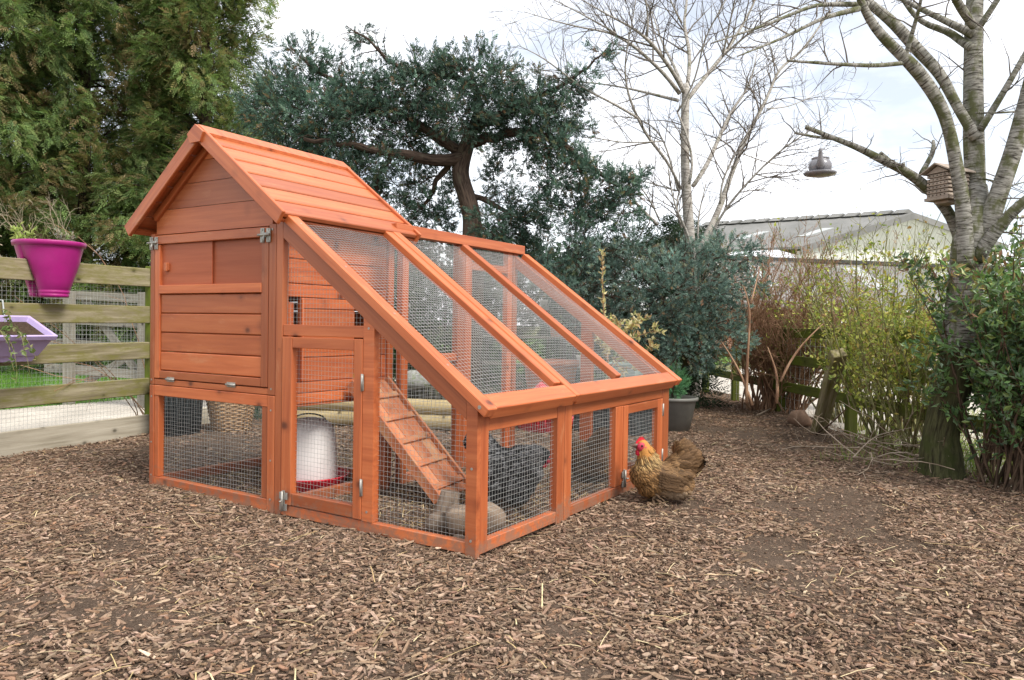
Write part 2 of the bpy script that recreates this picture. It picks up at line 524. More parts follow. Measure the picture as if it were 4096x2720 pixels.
M_SOIL = ground_mat('bark_soil', (0.055, 0.038, 0.027), (0.13, 0.092, 0.066), (0.25, 0.185, 0.135), 130, bstr=0.9)
M_TURF = ground_mat('rough_turf', (0.06, 0.12, 0.02), (0.10, 0.20, 0.035), (0.17, 0.27, 0.06), 30)
M_GRAVEL = ground_mat('pale_gravel', (0.33, 0.29, 0.24), (0.45, 0.41, 0.35), (0.56, 0.52, 0.46), 40, bstr=0.4)
M_EARTH = ground_mat('distant_field', (0.10, 0.12, 0.04), (0.16, 0.17, 0.07), (0.22, 0.21, 0.11), 3)


# ------------------------------------------------------------------ ground
def vnoise(x, y, s, seed):
    r = np.random.default_rng(seed).random((64, 64))
    X = np.asarray(x) / s + 500; Y = np.asarray(y) / s + 500
    i, j = np.floor(X).astype(int), np.floor(Y).astype(int)
    fx, fy = X - i, Y - j
    fx = fx * fx * (3 - 2 * fx); fy = fy * fy * (3 - 2 * fy)
    g = lambda a, b: r[a % 64, b % 64]
    return (g(i, j) * (1 - fx) + g(i + 1, j) * fx) * (1 - fy) + (g(i, j + 1) * (1 - fx) + g(i + 1, j + 1) * fx) * fy


def xf(y):                       # line of the left fence
    return -1.514 - 0.156 * (np.asarray(y) - 0.02)


def side(x, y):                  # >0 outside the right-hand edge of the pen
    nx, ny = 0.853, 0.522
    return (np.asarray(x) - 3.4) * nx + (np.asarray(y) - 2.3) * ny


def sheet(name, pts, z, mat):
    b = MB(); b.add([(x, y, z) for x, y in pts], [list(range(len(pts)))])
    return tag(b.build(name, mat), kind='structure')


sheet('ground', [(-400, -400), (400, -400), (400, 400), (-400, 400)], -0.09, M_EARTH)
sheet('lawn', [(-40, -20), (-1.2, -20), (-2.2, 9), (-2.2, 40), (-40, 40)], -0.07, M_TURF)
sheet('path', [(-4.05, -9), (-1.3, -9), (-2.5, 5.4), (-3.2, 9), (-5.0, 9), (-4.25, 2.0)], -0.05, M_GRAVEL)
sheet('yard', [(-1.2, 30), (-1.2, 7.0), (0.6, 7.0), (6.4, -4), (60, -4), (60, 30)], -0.06, M_GRAVEL)

st = 0.045
gx, gy = np.meshgrid(np.arange(-2.7, 6.6, st), np.arange(-4.2, 7.6, st), indexing='ij')
ok = (gx > xf(gy) - 0.02) & (side(gx, gy) < 0.35)
gzv = gh(gx, gy) + (vnoise(gx, gy, 0.09, 3) - 0.5) * 0.012 + (vnoise(gx, gy, 0.3, 4) - 0.5) * 0.02
edge = np.clip((side(gx, gy) - 0.15) / 0.2, 0, 1)
gzv -= edge * 0.05
ids = np.arange(gx.size).reshape(gx.shape)
q = np.stack([ids[:-1, :-1], ids[1:, :-1], ids[1:, 1:], ids[:-1, 1:]], -1).reshape(-1, 4)
okq = (ok[:-1, :-1] & ok[1:, :-1] & ok[1:, 1:] & ok[:-1, 1:]).reshape(-1)
tag(np_mesh('mulch_bed', np.stack([gx, gy, gzv], -1).reshape(-1, 3), q[okq], M_SOIL, smooth=True), kind='structure')


# bark chips, straw
def chip_template(n, seed):
    r = np.random.default_rng(seed)
    a = np.sort((np.arange(n) + r.uniform(-0.3, 0.3, n)) * 2 * math.pi / n)
    rad = r.uniform(0.75, 1.1, n)
    x, y = np.cos(a) * rad * 0.5, np.sin(a) * rad * 0.5
    cup = r.uniform(-0.5, 0.5)
    zt = 0.5 + r.uniform(-0.22, 0.22, n) + cup * (np.abs(y) - 0.25)
    top = np.stack([x, y, zt], 1)
    bot = np.stack([x * r.uniform(0.8, 1.05, n), y * r.uniform(0.8, 1.05, n), zt - 1.0], 1)
    f = [[0, i, i + 1] for i in range(1, n - 1)]
    for i in range(n):
        j = (i + 1) % n
        f += [[i, n + i, n + j], [i, n + j, j]]
    return np.concatenate([top, bot]), np.array(f)


def visible(P, m=0.12):
    d = P - CAM
    zc = -(d @ CR[:, 2]); xc = d @ CR[:, 0]; yc = d @ CR[:, 1]
    zc = np.maximum(zc, 1e-3)
    return (np.abs(xc / zc) < 0.67 + m * 4.2) & (np.abs(yc / zc) < 0.445 + m) & (zc > 0.5)


def scatter_ground(n, dens=1.0):
    x = rng.uniform(-2.3, 5.9, n); y = rng.uniform(-2.9, 7.2, n)
    P = np.stack([x, y, np.zeros(n)], 1)
    d = np.hypot(x - CAM[0], y - CAM[1])
    keep = np.clip((3.0 / d) ** 1.25, 0.16, 1)
    k = (rng.random(n) < keep * dens) & visible(P) & (x > xf(y) + 0.04) & (side(x, y) < 0.3)
    return x[k], y[k], d[k], keep[k]


x, y, d, keep = scatter_ground(1150000)
bare = vnoise(x, y, 0.55, 11) * 0.6 + vnoise(x, y, 0.21, 12) * 0.4
bare = np.clip((0.38 - bare) / 0.15, 0, 1)
inside = (x > 0) & (x < 1.9) & (y > 0) & (y < 1.8)
bare = np.where(inside, np.maximum(bare, 0.35), bare)
k = rng.random(len(x)) > bare * 0.6
x, y, d, keep, bare = x[k], y[k], d[k], keep[k], bare[k]
# drifts of chips against the foot of the coop
ne = 3600
e_ = rng.uniform(0, 1.907 + 1.8, ne); of_ = np.abs(rng.normal(0, .022, ne)) + .003
xe = np.where(e_ < 1.907, e_, 1.907 + of_); ye = np.where(e_ < 1.907, -of_, e_ - 1.907)
x = np.concatenate([x, xe]); y = np.concatenate([y, ye]); keep = np.concatenate([keep, np.ones(ne)]); bare = np.concatenate([bare, np.zeros(ne)])
lift = np.concatenate([np.zeros(len(x) - ne), .016 * np.exp(-of_ / .02) * rng.random(ne)])
n = len(x)
L = np.exp(rng.normal(math.log(0.0155), 0.60, n)) * (1 - 0.5 * bare) / keep ** 0.3
L = np.clip(L, 0.004, 0.085)
W = L * np.where(rng.random(n) < .45, rng.uniform(.07, .2, n), np.clip(rng.normal(0.40, 0.13, n), 0.15, 0.75))
W = np.minimum(W, rng.uniform(.006, .0135, n))
T = np.clip(W * rng.uniform(0.25, 0.6, n), 0.001, 0.008)
yaw = rng.uniform(0, 2 * math.pi, n)
tilt = np.clip(np.abs(rng.normal(0, 0.22, n)), 0, 0.8)
dirv = np.stack([np.cos(yaw), np.sin(yaw), rng.normal(0, 0.16, n)], 1)
upv = np.stack([rng.normal(0, 0.36, n), rng.normal(0, 0.36, n), np.ones(n)], 1)
rot = frames(dirv, upv)
pos = np.stack([x, y, gh(x, y) + rng.uniform(0.0, 0.011, n) + T * 0.4 + lift], 1)
cc = np.array([0.95, 0.88, 0.82]) * palette(n, [(0.235, 0.168, 0.120), (0.30, 0.225, 0.168), (0.17, 0.118, 0.084), (0.37, 0.29, 0.222), (0.10, 0.07, 0.052), (0.27, 0.175, 0.115), (0.43, 0.35, 0.26)],
             [28, 27, 20, 9, 10, 5, 1.5], 0.17)
scl = np.stack([W, L, T], 1)
tsel = rng.integers(0, 7, n)
Vs, Fs, Cs = [], [], []; base = 0
for kx in range(7):
    s_ = tsel == kx
    tv, tf = chip_template(5 + kx % 3 // 2, 100 + kx)
    a, b, c = scatter(tv, tf, pos[s_], rot[s_], scl[s_], cc[s_])
    Vs.append(a); Fs.append(b + base); Cs.append(c); base += len(a)
tag(np_mesh('bark_chips', np.concatenate(Vs), np.concatenate(Fs), M_CHIP, colr=np.concatenate(Cs)),
    'loose brown bark chippings spread over the floor of the pen', 'bark chippings', kind='stuff')
print('chips', n)

x, y, d, keep = scatter_ground(11000)
inside = (x > 0) & (x < 1.9) & (y > 0) & (y < 1.8)
k = inside | (rng.random(len(x)) < 0.30)
x, y = x[k], y[k]
xi = rng.uniform(0.05, 1.85, 700); yi = rng.uniform(0.05, 1.75, 700)
x = np.concatenate([x, xi]); y = np.concatenate([y, yi]); n = len(x)
tv = np.array([(-0.5, -0.5, 0), (0.5, -0.5, 0), (0.4, 0, 0.9), (-0.4, 0, 0.9), (0.5, 0.5, 0.2), (-0.5, 0.5, 0.2)]) * np.array([1, 1, 1])
tf = np.array([[0, 1, 2, 3], [3, 2, 4, 5]])
yaw = rng.uniform(0, 2 * math.pi, n)
rot = frames(np.stack([np.cos(yaw), np.sin(yaw), rng.normal(0, 0.05, n)], 1), np.tile([0, 0, 1.0], (n, 1)))
Ls = np.clip(np.exp(rng.normal(math.log(0.06), 0.5, n)), 0.02, 0.2)
scl = np.stack([rng.uniform(0.002, 0.0042, n), Ls, rng.uniform(0.002, 0.008, n)], 1)
V, Fq, Cc = scatter(tv, tf, np.stack([x, y, gh(x, y) + 0.014], 1), rot, scl,
                    palette(n, [(0.50, 0.38, 0.19), (0.40, 0.30, 0.15), (0.58, 0.48, 0.28)], None, 0.1))
tag(np_mesh('straw', V, Fq, M_CHIP, colr=Cc), 'pale straw stalks strewn over the bark and inside the run', 'straw', kind='stuff')


# ------------------------------------------------------------------ wire netting
def clip_line(poly, a, b):
    """part of segment a-b inside convex polygon (2-D)"""
    t0, t1 = 0.0, 1.0; dd = b - a; n = len(poly)
    area = sum(poly[i][0] * poly[(i + 1) % n][1] - poly[(i + 1) % n][0] * poly[i][1] for i in range(n))
    for i in range(n):
        p, q_ = poly[i], poly[(i + 1) % n]
        e = q_ - p; nn = np.array([-e[1], e[0]]) * (1 if area > 0 else -1)
        den = dd @ nn; num = (p - a) @ nn
        if abs(den) < 1e-12:
            if num > 0: return None
        elif den > 0: t0 = max(t0, num / den)
        else: t1 = min(t1, num / den)
    return None if t1 - t0 < 1e-4 else (a + dd * t0, a + dd * t1)


def wire(mb, o, ux, uy, poly, pitch=0.0185, r_=0.00056, sag=0.0, seg=1, wob=0.0, pitch2=None):
    o = np.array(o, float); ux = nrm(ux); uy = nrm(uy); nn = np.cross(ux, uy)
    poly = [np.array(p, float) for p in poly]
    lo = np.min(poly, 0); hi = np.max(poly, 0); sz = hi - lo
    ph = random.uniform(0, 6)

    def P(q_, k):
        f = (q_ - lo) / sz
        h = -sag * math.sin(math.pi * min(max(f[0], 0), 1)) * math.sin(math.pi * min(max(f[1], 0), 1))
        h += wob * math.sin(q_[0] * 17 + ph) * math.cos(q_[1] * 13 - ph)
        w2 = wob * 0.8 * math.sin(q_[1 - k] * 9 + ph * 2)
        qq = q_.copy(); qq[k] += w2
        return o + ux * qq[0] + uy * qq[1] + nn * (h + (0.0009 if k else 0))
    for k in (0, 1):
        pt = pitch if k == 0 or pitch2 is None else pitch2
        t = lo[k] + pt * random.uniform(0.3, 0.8)
        while t < hi[k]:
            a = np.array(lo); b = np.array(hi); a[k] = b[k] = t; a[1 - k] -= 1; b[1 - k] += 1
            c = clip_line(poly, a, b)
            if c:
                m = max(1, int(seg * np.linalg.norm(c[1] - c[0]) / 0.07)) if seg > 1 else 1
                mb.tube([P(c[0] + (c[1] - c[0]) * i / m, k) for i in range(m + 1)], r_, 4, cap=False)
            t += pt


# ------------------------------------------------------------------ the chicken coop
W1, W2, LX, XH, YH = 0.626, 1.80, 1.907, 0.879, 0.735
coop = thing('chicken_coop', 'orange stained wooden chicken coop with pitched roof and sloping wire run', 'chicken coop', (0.95, 0.9, 0))


def part(mb, name, mats=M_ORANGE, parent=None, label=None):
    o = mb.build(name, mats, parent or coop)
    if label: o['label'] = label
    return o


def screw(mb, p, axis, r_=0.0045):
    p = np.array(p, float)
    mb.disc(p, r_, 10, axis, mat=1, thick=0.0012)


OS = [M_ORANGE, M_STEEL]
# corner posts of the hutch (a lower and an upper length each)
for (x0, x1, y0, y1) in ((0, 0.033, 0, 0.045), (0.835, 0.879, 0, 0.033), (0, 0.033, 0.69, YH), (0.835, 0.879, 0.692, YH)):
    b = MB()
    b.box((x0, y0, -0.01), (x1, y1, 0.4865)); b.box((x0 + 0.0005, y0 + 0.0005, 0.489), (x1, y1, 1.20))
    if y0 == 0:
        for z in (0.06, 0.22, 0.43, 0.52, 1.17):
            screw(b, ((x0 + x1) / 2, y0, z + random.uniform(-.01, .01)), (0, -1, 0))
    part(b, 'corner_post', OS)
# lower frame and its netting, front
b = MB()
b.box((0.034, 0.002, 0.0), (0.834, 0.036, 0.052)); b.box((0.034, 0.002, 0.438), (0.834, 0.036, 0.4865))
b.box((0.034, 0.004, 0.053), (0.066, 0.036, 0.437)); b.box((0.796, 0.004, 0.053), (0.834, 0.036, 0.437))
part(b, 'lower_frame')
b = MB(); wire(b, (0, 0.030, 0), (1, 0, 0), (0, 0, 1), [(0.05, 0.03), (0.81, 0.03), (0.81, 0.46), (0.05, 0.46)], seg=2, wob=0.0012)
part(b, 'wire_netting', M_WIRE)
# lower sides
for x0 in (0.0, 0.845):
    for z0, z1 in ((0.0, 0.05), (0.442, 0.4865)):
        b = MB(); b.box((x0, 0.047, z0), (x0 + 0.032, 0.688, z1)); part(b, 'side_rail')
b = MB(); wire(b, (0.012, 0, 0), (0, 1, 0), (0, 0, 1), [(0.04, 0.04), (0.70, 0.04), (0.70, 0.46), (0.04, 0.46)])
part(b, 'wire_netting', M_WIRE)
for z0, z1 in ((0.0, 0.05), (0.442, 0.4865)):
    b = MB(); b.box((0.034, 0.70, z0), (0.834, 0.732, z1)); part(b, 'side_rail')
b = MB(); wire(b, (0, 0.716, 0), (1, 0, 0), (0, 0, 1), [(0.03, 0.04), (0.84, 0.04), (0.84, 0.46), (0.03, 0.46)])
part(b, 'wire_netting', M_WIRE)
# floor
b = MB(); b.box((0.034, 0.046, 0.492), (0.834, 0.690, 0.512)); b.box((0.836, 0.040, 0.489), (0.874, 0.690, 0.534)); b.box((0.848, 0.04, 0.43), (0.872, 0.69, 0.485))
part(b, 'floor')
# upper front: sill, door, gable
b = MB(); b.box((0.034, 0.003, 0.489), (0.834, 0.036, 0.5155)); part(b, 'door_sill')
door = part((lambda b: (b.box((0.036, 0.0, 0.520), (0.075, 0.034, 1.147)), b.box((0.790, 0.0, 0.520), (0.832, 0.034, 1.147)),
                        b.box((0.036, -0.002, 1.149), (0.832, 0.034, 1.190)), b.box((0.076, 0.001, 0.520), (0.789, 0.034, 0.556)),
                        b.box((0.072, -0.003, 0.917), (0.792, 0.034, 0.957)),
                        [b.box((0.077, 0.006 + 0.001 * (i % 2), 0.559 + i * 0.0893), (0.788, 0.030, 0.559 + i * 0.0893 + 0.0868), ch=0.004) for i in range(4)], b)[-1])(MB()), 'nest_door')
b = MB(); b.box((0.074, 0.014, 0.958), (0.444, 0.022, 1.148), ch=0.001, tint=0.55); sp = part(b, 'sliding_panel', M_PLY, door)
b = MB(); b.box((0.105, 0.000, 1.022), (0.128, 0.014, 1.062)); b.box((0.1285, 0.004, 1.026), (0.134, 0.014, 1.060)); part(b, 'handle', M_ORANGE, door)
b = MB(); b.box((0.430, 0.024, 0.958), (0.791, 0.031, 1.148), ch=0.001, tint=0.1); part(b, 'sliding_panel', M_PLY, door)
for xh in (0.165, 0.600):
    b = MB(); b.tube([(xh - 0.03, -0.004, 0.5185), (xh + 0.03, -0.004, 0.5185)], 0.0055, 10, tint=0.5)
    b.box((xh - 0.028, -0.0015, 0.508), (xh + 0.028, 0.001, 0.529), ch=0.0005); part(b, 'hinge', M_STEEL, door)
for xl in (0.037, 0.822):
    b = MB()
    b.box((xl - 0.034, -0.006, 1.146), (xl + 0.026, -0.002, 1.166), ch=0.0008)
    b.box((xl - 0.034, -0.0065, 1.125), (xl - 0.010, -0.002, 1.185), ch=0.0008); b.box((xl + 0.004, -0.0068, 1.125), (xl + 0.028, -0.002, 1.183), ch=0.0008)
    b.tube([(xl - 0.04, -0.013, 1.156), (xl + 0.03, -0.013, 1.156)], 0.0055, 10)
    b.tube([(xl, -0.013, 1.156), (xl + 0.004, -0.02, 1.142), (xl + 0.005, -0.022, 1.126)], 0.004, 8)
    for dx in (-0.022, 0.016):
        for z in (1.133, 1.177): b.disc((xl + dx, -0.0068, z), 0.0048, 8, (0, -1, 0))
    part(b, 'latch', M_STEEL, door)
# boarded gable, cut to the roof slope
SL = 0.755; RZ = 1.600                 # underside of the roof: z = RZ - SL*|x - XC|
XC = 0.4395
rows = [1.1945, 1.3085, 1.4165, 1.513, 1.60]


def gable(y0, dy, x0, x1, name):
    b = MB()
    for i in range(4):
        z0, z1 = rows[i] + 0.0012, rows[i + 1] - 0.0012
        zz0, zz1 = z0, min(z1, RZ - 0.012)
        h0 = min((RZ - zz0) / SL, XC - x0); h1 = min((RZ - zz1) / SL, XC - x0)
        pts = [(XC - h0, y0, zz0), (XC + h0, y0, zz0)]
        zk = RZ - SL * (XC - x0)
        if zk > zz0 and zk < zz1: pts += [(XC + (XC - x0), y0, zk)]
        pts += [(XC + h1, y0, zz1), (XC - h1, y0, zz1)]
        if zk > zz0 and zk < zz1: pts += [(x0, y0, zk)]
        b.prism(pts, (0, dy + 0.0015 * (i % 2), 0))
    return part(b, name)


gable(0.010, 0.018, 0.034, 0.834, 'gable_boards')
gable(0.704, 0.018, 0.034, 0.834, 'gable_boards')
for sgn in (-1, 1):
    b = MB()
    p0 = np.array([XC + sgn * 0.405, 0.004, RZ - SL * 0.405 - 0.024]); p1 = np.array([XC + sgn * 0.02, 0.004, RZ - SL * 0.02 - 0.024])
    b.beam(p0, p1, 0.022, 0.034, up=(0, 0, 1)); part(b, 'gable_trim')


def board_wall(name, x0, x1, ylist, zrows, holes=(), along='y'):
    b = MB()
    for (z0, z1) in zrows:
        cuts = [(ylist[0], ylist[1])]
        for (h0, h1, hz0, hz1) in holes:
            if z1 > hz0 + 0.004 and z0 < hz1 - 0.004:
                new = []
                for (a, c) in cuts:
                    if h0 > a + 0.003: new.append((a, min(c, h0)))
                    if h1 < c - 0.003: new.append((max(a, h1), c))
                cuts = new
        for (a, c) in cuts:
            dx = random.uniform(0, 0.0015)
            if along == 'y': b.box((x0 + dx, a, z0), (x1 - dx, c, z1), ch=0.003)
            else: b.box((a, x0 + dx, z0), (c, x1 - dx, z1), ch=0.003)
    return part(b, name)


zr = [(0.536, 0.640), (0.6425, 0.746), (0.7485, 0.852), (0.8545, 0.900), (0.9025, 0.958), (0.9605, 1.064), (1.0665, 1.17), (1.1725, 1.225)]
board_wall('side_wall', 0.848, 0.868, (0.036, 0.690), zr, [(0.04, 0.150, 0.52, 0.90), (0.475, 0.66, 0.52, 0.862)])
b = MB()                                            # jamb and sliding shutter inside the first opening
b.box((0.842, 0.151, 0.54), (0.873, 0.163, 0.899)); b.box((0.838, 0.04, 0.54), (0.846, 0.128, 0.88)); part(b, 'shutter', M_ORANGE)
board_wall('side_wall', 0.006, 0.026, (0.046, 0.690), zr)
board_wall('back_wall', 0.700, 0.722, (0.034, 0.834), zr, along='x')

# pitched roof
TH = 0.022
cs = 1 / math.sqrt(1 + SL * SL); sn = SL * cs
Y0, Y1 = -0.063, 0.805
roof = None
b = MB()
SLEN = 0.655
for sgn in (-1, 1):
    dn = np.array([sgn * cs, 0, -sn]); up = np.array([sgn * sn, 0, cs])
    npl = 6; e0 = 0.020
    for i in range(npl):
        a0 = e0 + i * (SLEN - e0) / npl; a1 = e0 + (i + 1) * (SLEN - e0) / npl - 0.0035
        base_ = np.array([XC, 0, RZ])
        c = base_ + dn * (a0 + a1) / 2 + up * (0.006 + TH / 2) + np.array([0, (Y0 + Y1) / 2, 0])
        tl = np.cross(np.array([0, 1, 0]), up)
        ax_w = nrm(dn + up * 0.035)                # slight lap, as shiplap boards lie
        ax_n = nrm(np.cross(np.array([0, 1, 0]), ax_w)); ax_n = ax_n if ax_n @ up > 0 else -ax_n
        b.obox(c + up * 0.002, (np.array([0, 1.0, 0]), ax_w, ax_n), ((Y1 - Y0) / 2 - 0.016, (a1 - a0) / 2, TH / 2), 0.004)
roof = part(b, 'roof')
for sgn in (-1, 1):
    dn = np.array([sgn * cs, 0, -sn]); up = np.array([sgn * sn, 0, cs])
    for yy, wd in ((Y0 + 0.008, 0.062), (Y1 - 0.008, 0.062)):
        b = MB()
        p0 = np.array([XC, yy, RZ]) + dn * 0.022 + up * 0.012; p1 = np.array([XC, yy, RZ]) + dn * (SLEN + 0.006) + up * 0.012
        b.beam(p0, p1, 0.018, wd, up=up, ch=0.003); part(b, 'barge_board', M_ORANGE, roof)
    b = MB()                                        # lath under the eave
    c = np.array([XC, 0, RZ]) + dn * (SLEN - 0.02) + up * (-0.006)
    b.beam(c + np.array([0, Y0 + 0.02, 0]), c + np.array([0, Y1 - 0.02, 0]), 0.03, 0.016, up=up); part(b, 'eave_lath', M_ORANGE, roof)
b = MB()
rz = RZ + 0.047
pts = [(XC, 0, rz), (XC + 0.055, 0, rz - 0.038), (XC + 0.034, 0, rz - 0.078), (XC - 0.034, 0, rz - 0.078), (XC - 0.055, 0, rz - 0.038)]
b.prism([(p[0], Y0 - 0.012, p[2]) for p in pts], (0, 0.016, 0), tint=0.6)
b2 = MB()
for sgn in (-1, 1):
    q0 = [(XC, 0, rz + 0.003), (XC + sgn * 0.060, 0, rz - 0.039), (XC + sgn * 0.056, 0, rz - 0.052), (XC, 0, rz - 0.013)]
    b.prism([(p[0], Y0 + 0.0045, p[2]) for p in q0], (0, Y1 - Y0 + 0.004, 0), tint=0.8)
part(b, 'ridge_cap', M_ORANGE, roof)

# sloping line of the run
MSL = -0.718


def zt(x):
    return 1.206 + MSL * (x - 0.94)


RD = nrm((1, 0, MSL)); RN = nrm((-MSL, 0, 1))
# module one, front wall frame
b = MB()
b.box((0.8815, 0.0, -0.01), (0.922, 0.034, 1.215))
b.box((0.923, 0.002, 0.0), (1.860, 0.034, 0.042))
b.box((0.923, 0.003, 0.739), (1.373, 0.034, 0.785))
b.prism([(1.374, 0.0, 0.0435), (1.428, 0.0, 0.0435), (1.428, 0.0, zt(1.428) - 0.079), (1.374, 0.0, zt(1.374) - 0.079)], (0, 0.034, 0))
b.prism([(1.861, -0.001, -0.01), (1.9065, -0.001, -0.01), (1.9065, -0.001, zt(1.9065) - 0.004), (1.861, -0.001, zt(1.861) - 0.004)], (0, 0.024, 0))
p0 = np.array([0.924, 0.016, zt(0.924)]) - RN * 0.034; p1 = np.array([1.858, 0.016, zt(1.858)]) - RN * 0.034
b.prism([(0.924, -0.0005, zt(0.924) - 0.003), (1.8595, -0.0005, zt(1.8595) - 0.003), (1.8595, -0.0005, zt(1.8595) - 0.078), (0.924, -0.0005, zt(0.924) - 0.078)], (0, 0.0335, 0))
b.disc((0.905, 0.0, 0.68), 0.009, 12, (0, -1, 0), 0, 0.0008, tint=0.0)
for p in ((1.885, -0.001, 0.05), (1.885, -0.001, 0.30), (1.40, 0, zt(1.40) - 0.10), (1.40, 0, 0.08)):
    screw(b, p, (0, -1, 0), 0.005)
part(b, 'run_frame', OS)
b = MB()
wire(b, (0, 0.026, 0), (1, 0, 0), (0, 0, 1), [(0.915, 0.77), (1.38, 0.77), (1.38, zt(1.38) - 0.05), (0.915, zt(0.915) - 0.05)], seg=2, wob=0.001)
part(b, 'wire_netting', M_WIRE)
b = MB()
wire(b, (0, 0.027, 0), (1, 0, 0), (0, 0, 1), [(1.415, 0.03), (1.875, 0.03), (1.875, zt(1.875) - 0.05), (1.415, zt(1.415) - 0.05)], seg=2, wob=0.001)
part(b, 'wire_netting', M_WIRE)
# run door
b = MB()
b.box((0.926, -0.003, 0.046), (0.984, 0.030, 0.7345)); b.box((1.3275, -0.003, 0.046), (1.3715, 0.030, 0.7345))
b.box((0.985, -0.0015, 0.690), (1.3265, 0.030, 0.7335)); b.box((0.985, -0.0015, 0.047), (1.3265, 0.030, 0.096))
rdoor = part(b, 'run_door')
b = MB(); wire(b, (0, 0.022, 0), (1, 0, 0), (0, 0, 1), [(0.975, 0.09), (1.335, 0.09), (1.335, 0.70), (0.975, 0.70)], seg=2, wob=0.001); part(b, 'wire_netting', M_WIRE, rdoor)
for z in (0.57, 0.17):
    b = MB(); b.tube([(1.3728, -0.005, z - 0.033), (1.3728, -0.005, z + 0.033)], 0.0045, 10); b.box((1.366, -0.0045, z - 0.031), (1.381, -0.0028, z + 0.031), ch=0.0004); part(b, 'hinge', M_STEEL, rdoor)


def turn_latch(o, ax, parent):
    """bolt latch at o, ax: outward axis"""
    o = np.array(o, float); ax = nrm(ax); s_ = np.cross((0, 0, 1), ax)
    b = MB()
    for dz, wd in ((-0.026, 0.021), (0.020, 0.024)):
        b.obox(o + ax * 0.003 + np.array([0, 0, dz]), (s_, np.array([0, 0, 1.0]), ax), (wd, 0.014, 0.0016), 0.0005)
    b.obox(o + ax * 0.0025, (s_, np.array([0, 0, 1.0]), ax), (0.008, 0.042, 0.0015), 0.0005)
    b.tube([o + ax * 0.010 - np.array([0, 0, 0.042]), o + ax * 0.010 + np.array([0, 0, 0.04])], 0.005, 10)
    b.tube([o + ax * 0.010, o + ax * 0.026 + s_ * 0.004], 0.004, 8)
    return part(b, 'latch', M_STEEL, parent)


turn_latch((0.945, -0.003, 0.062), (0, -1, 0), rdoor)

# end walls (x = LX): module one, module two with its door
b = MB()
b.box((LX - 0.034, 0.0245, 0.0), (LX, 0.070, 0.508)); b.box((LX - 0.034, 0.565, -0.01), (LX + 0.001, 0.6245, 0.508))
b.box((LX - 0.034, 0.071, 0.0), (LX - 0.001, 0.564, 0.043)); b.box((LX - 0.034, 0.071, 0.424), (LX - 0.0015, 0.564, 0.508))
part(b, 'end_frame')
b = MB(); wire(b, (LX - 0.020, 0, 0), (0, 1, 0), (0, 0, 1), [(0.06, 0.03), (0.575, 0.03), (0.575, 0.44), (0.06, 0.44)], seg=2, wob=0.0015); part(b, 'wire_netting', M_WIRE)
b = MB()
b.box((LX - 0.034, 0.628, -0.01), (LX + 0.0015, 0.686, 0.508)); b.box((LX - 0.034, 1.127, 0.0442), (LX, 1.206, 0.4215))
b.box((LX - 0.034, 0.687, 0.0), (LX - 0.001, 1.708, 0.043)); b.box((LX - 0.034, 0.687, 0.423), (LX - 0.0015, 1.708, 0.508))
b.box((LX - 0.034, 1.709, -0.01), (LX + 0.001, 1.800, 0.508))
part(b, 'end_frame')
b = MB(); wire(b, (LX - 0.020, 0, 0), (0, 1, 0), (0, 0, 1), [(0.675, 0.03), (1.14, 0.03), (1.14, 0.435), (0.675, 0.435)], seg=2, wob=0.0015); part(b, 'wire_netting', M_WIRE)
b = MB()
b.box((LX - 0.030, 1.2085, 0.046), (LX + 0.003, 1.262, 0.4205)); b.box((LX - 0.030, 1.640, 0.046), (LX + 0.003, 1.706, 0.4205))
b.box((LX - 0.030, 1.263, 0.046), (LX + 0.0015, 1.639, 0.094)); b.box((LX - 0.030, 1.263, 0.378), (LX + 0.0015, 1.639, 0.4195))
edoor = part(b, 'end_door')
b = MB(); wire(b, (LX - 0.018, 0, 0), (0, 1, 0), (0, 0, 1), [(1.25, 0.085), (1.65, 0.085), (1.65, 0.39), (1.25, 0.39)], seg=2, wob=0.0015); part(b, 'wire_netting', M_WIRE, edoor)
for z in (0.36, 0.12):
    b = MB(); b.tube([(LX + 0.005, 1.7075, z - 0.033), (LX + 0.005, 1.7075, z + 0.033)], 0.0045, 10); b.box((LX + 0.0028, 1.70, z - 0.031), (LX + 0.0045, 1.716, z + 0.031), ch=0.0004); part(b, 'hinge', M_STEEL, edoor)
turn_latch((LX + 0.003, 1.215, 0.075), (1, 0, 0), edoor)


# sloping roof frames of the run
def rafter(b, y0, y1, xa, xb, h=0.036, lift=0.0, tint=None):
    p0 = np.array([xa, (y0 + y1) / 2, zt(xa)]) + RN * (h / 2 + lift); p1 = np.array([xb, (y0 + y1) / 2, zt(xb)]) + RN * (h / 2 + lift)
    b.beam(p0, p1, y1 - y0, h, up=RN, ch=0.003, tint=tint)


def slope_wire(y0, y1, xa, xb):
    b = MB(); ln = (xb - xa) / RD[0]
    wire(b, np.array([xa, y0, zt(xa)]) + RN * 0.008, (0, 1, 0), RD, [(0, 0), (y1 - y0, 0), (y1 - y0, ln), (0, ln)], r_=0.00058, sag=0.018, seg=6, wob=0.0016)
    return b


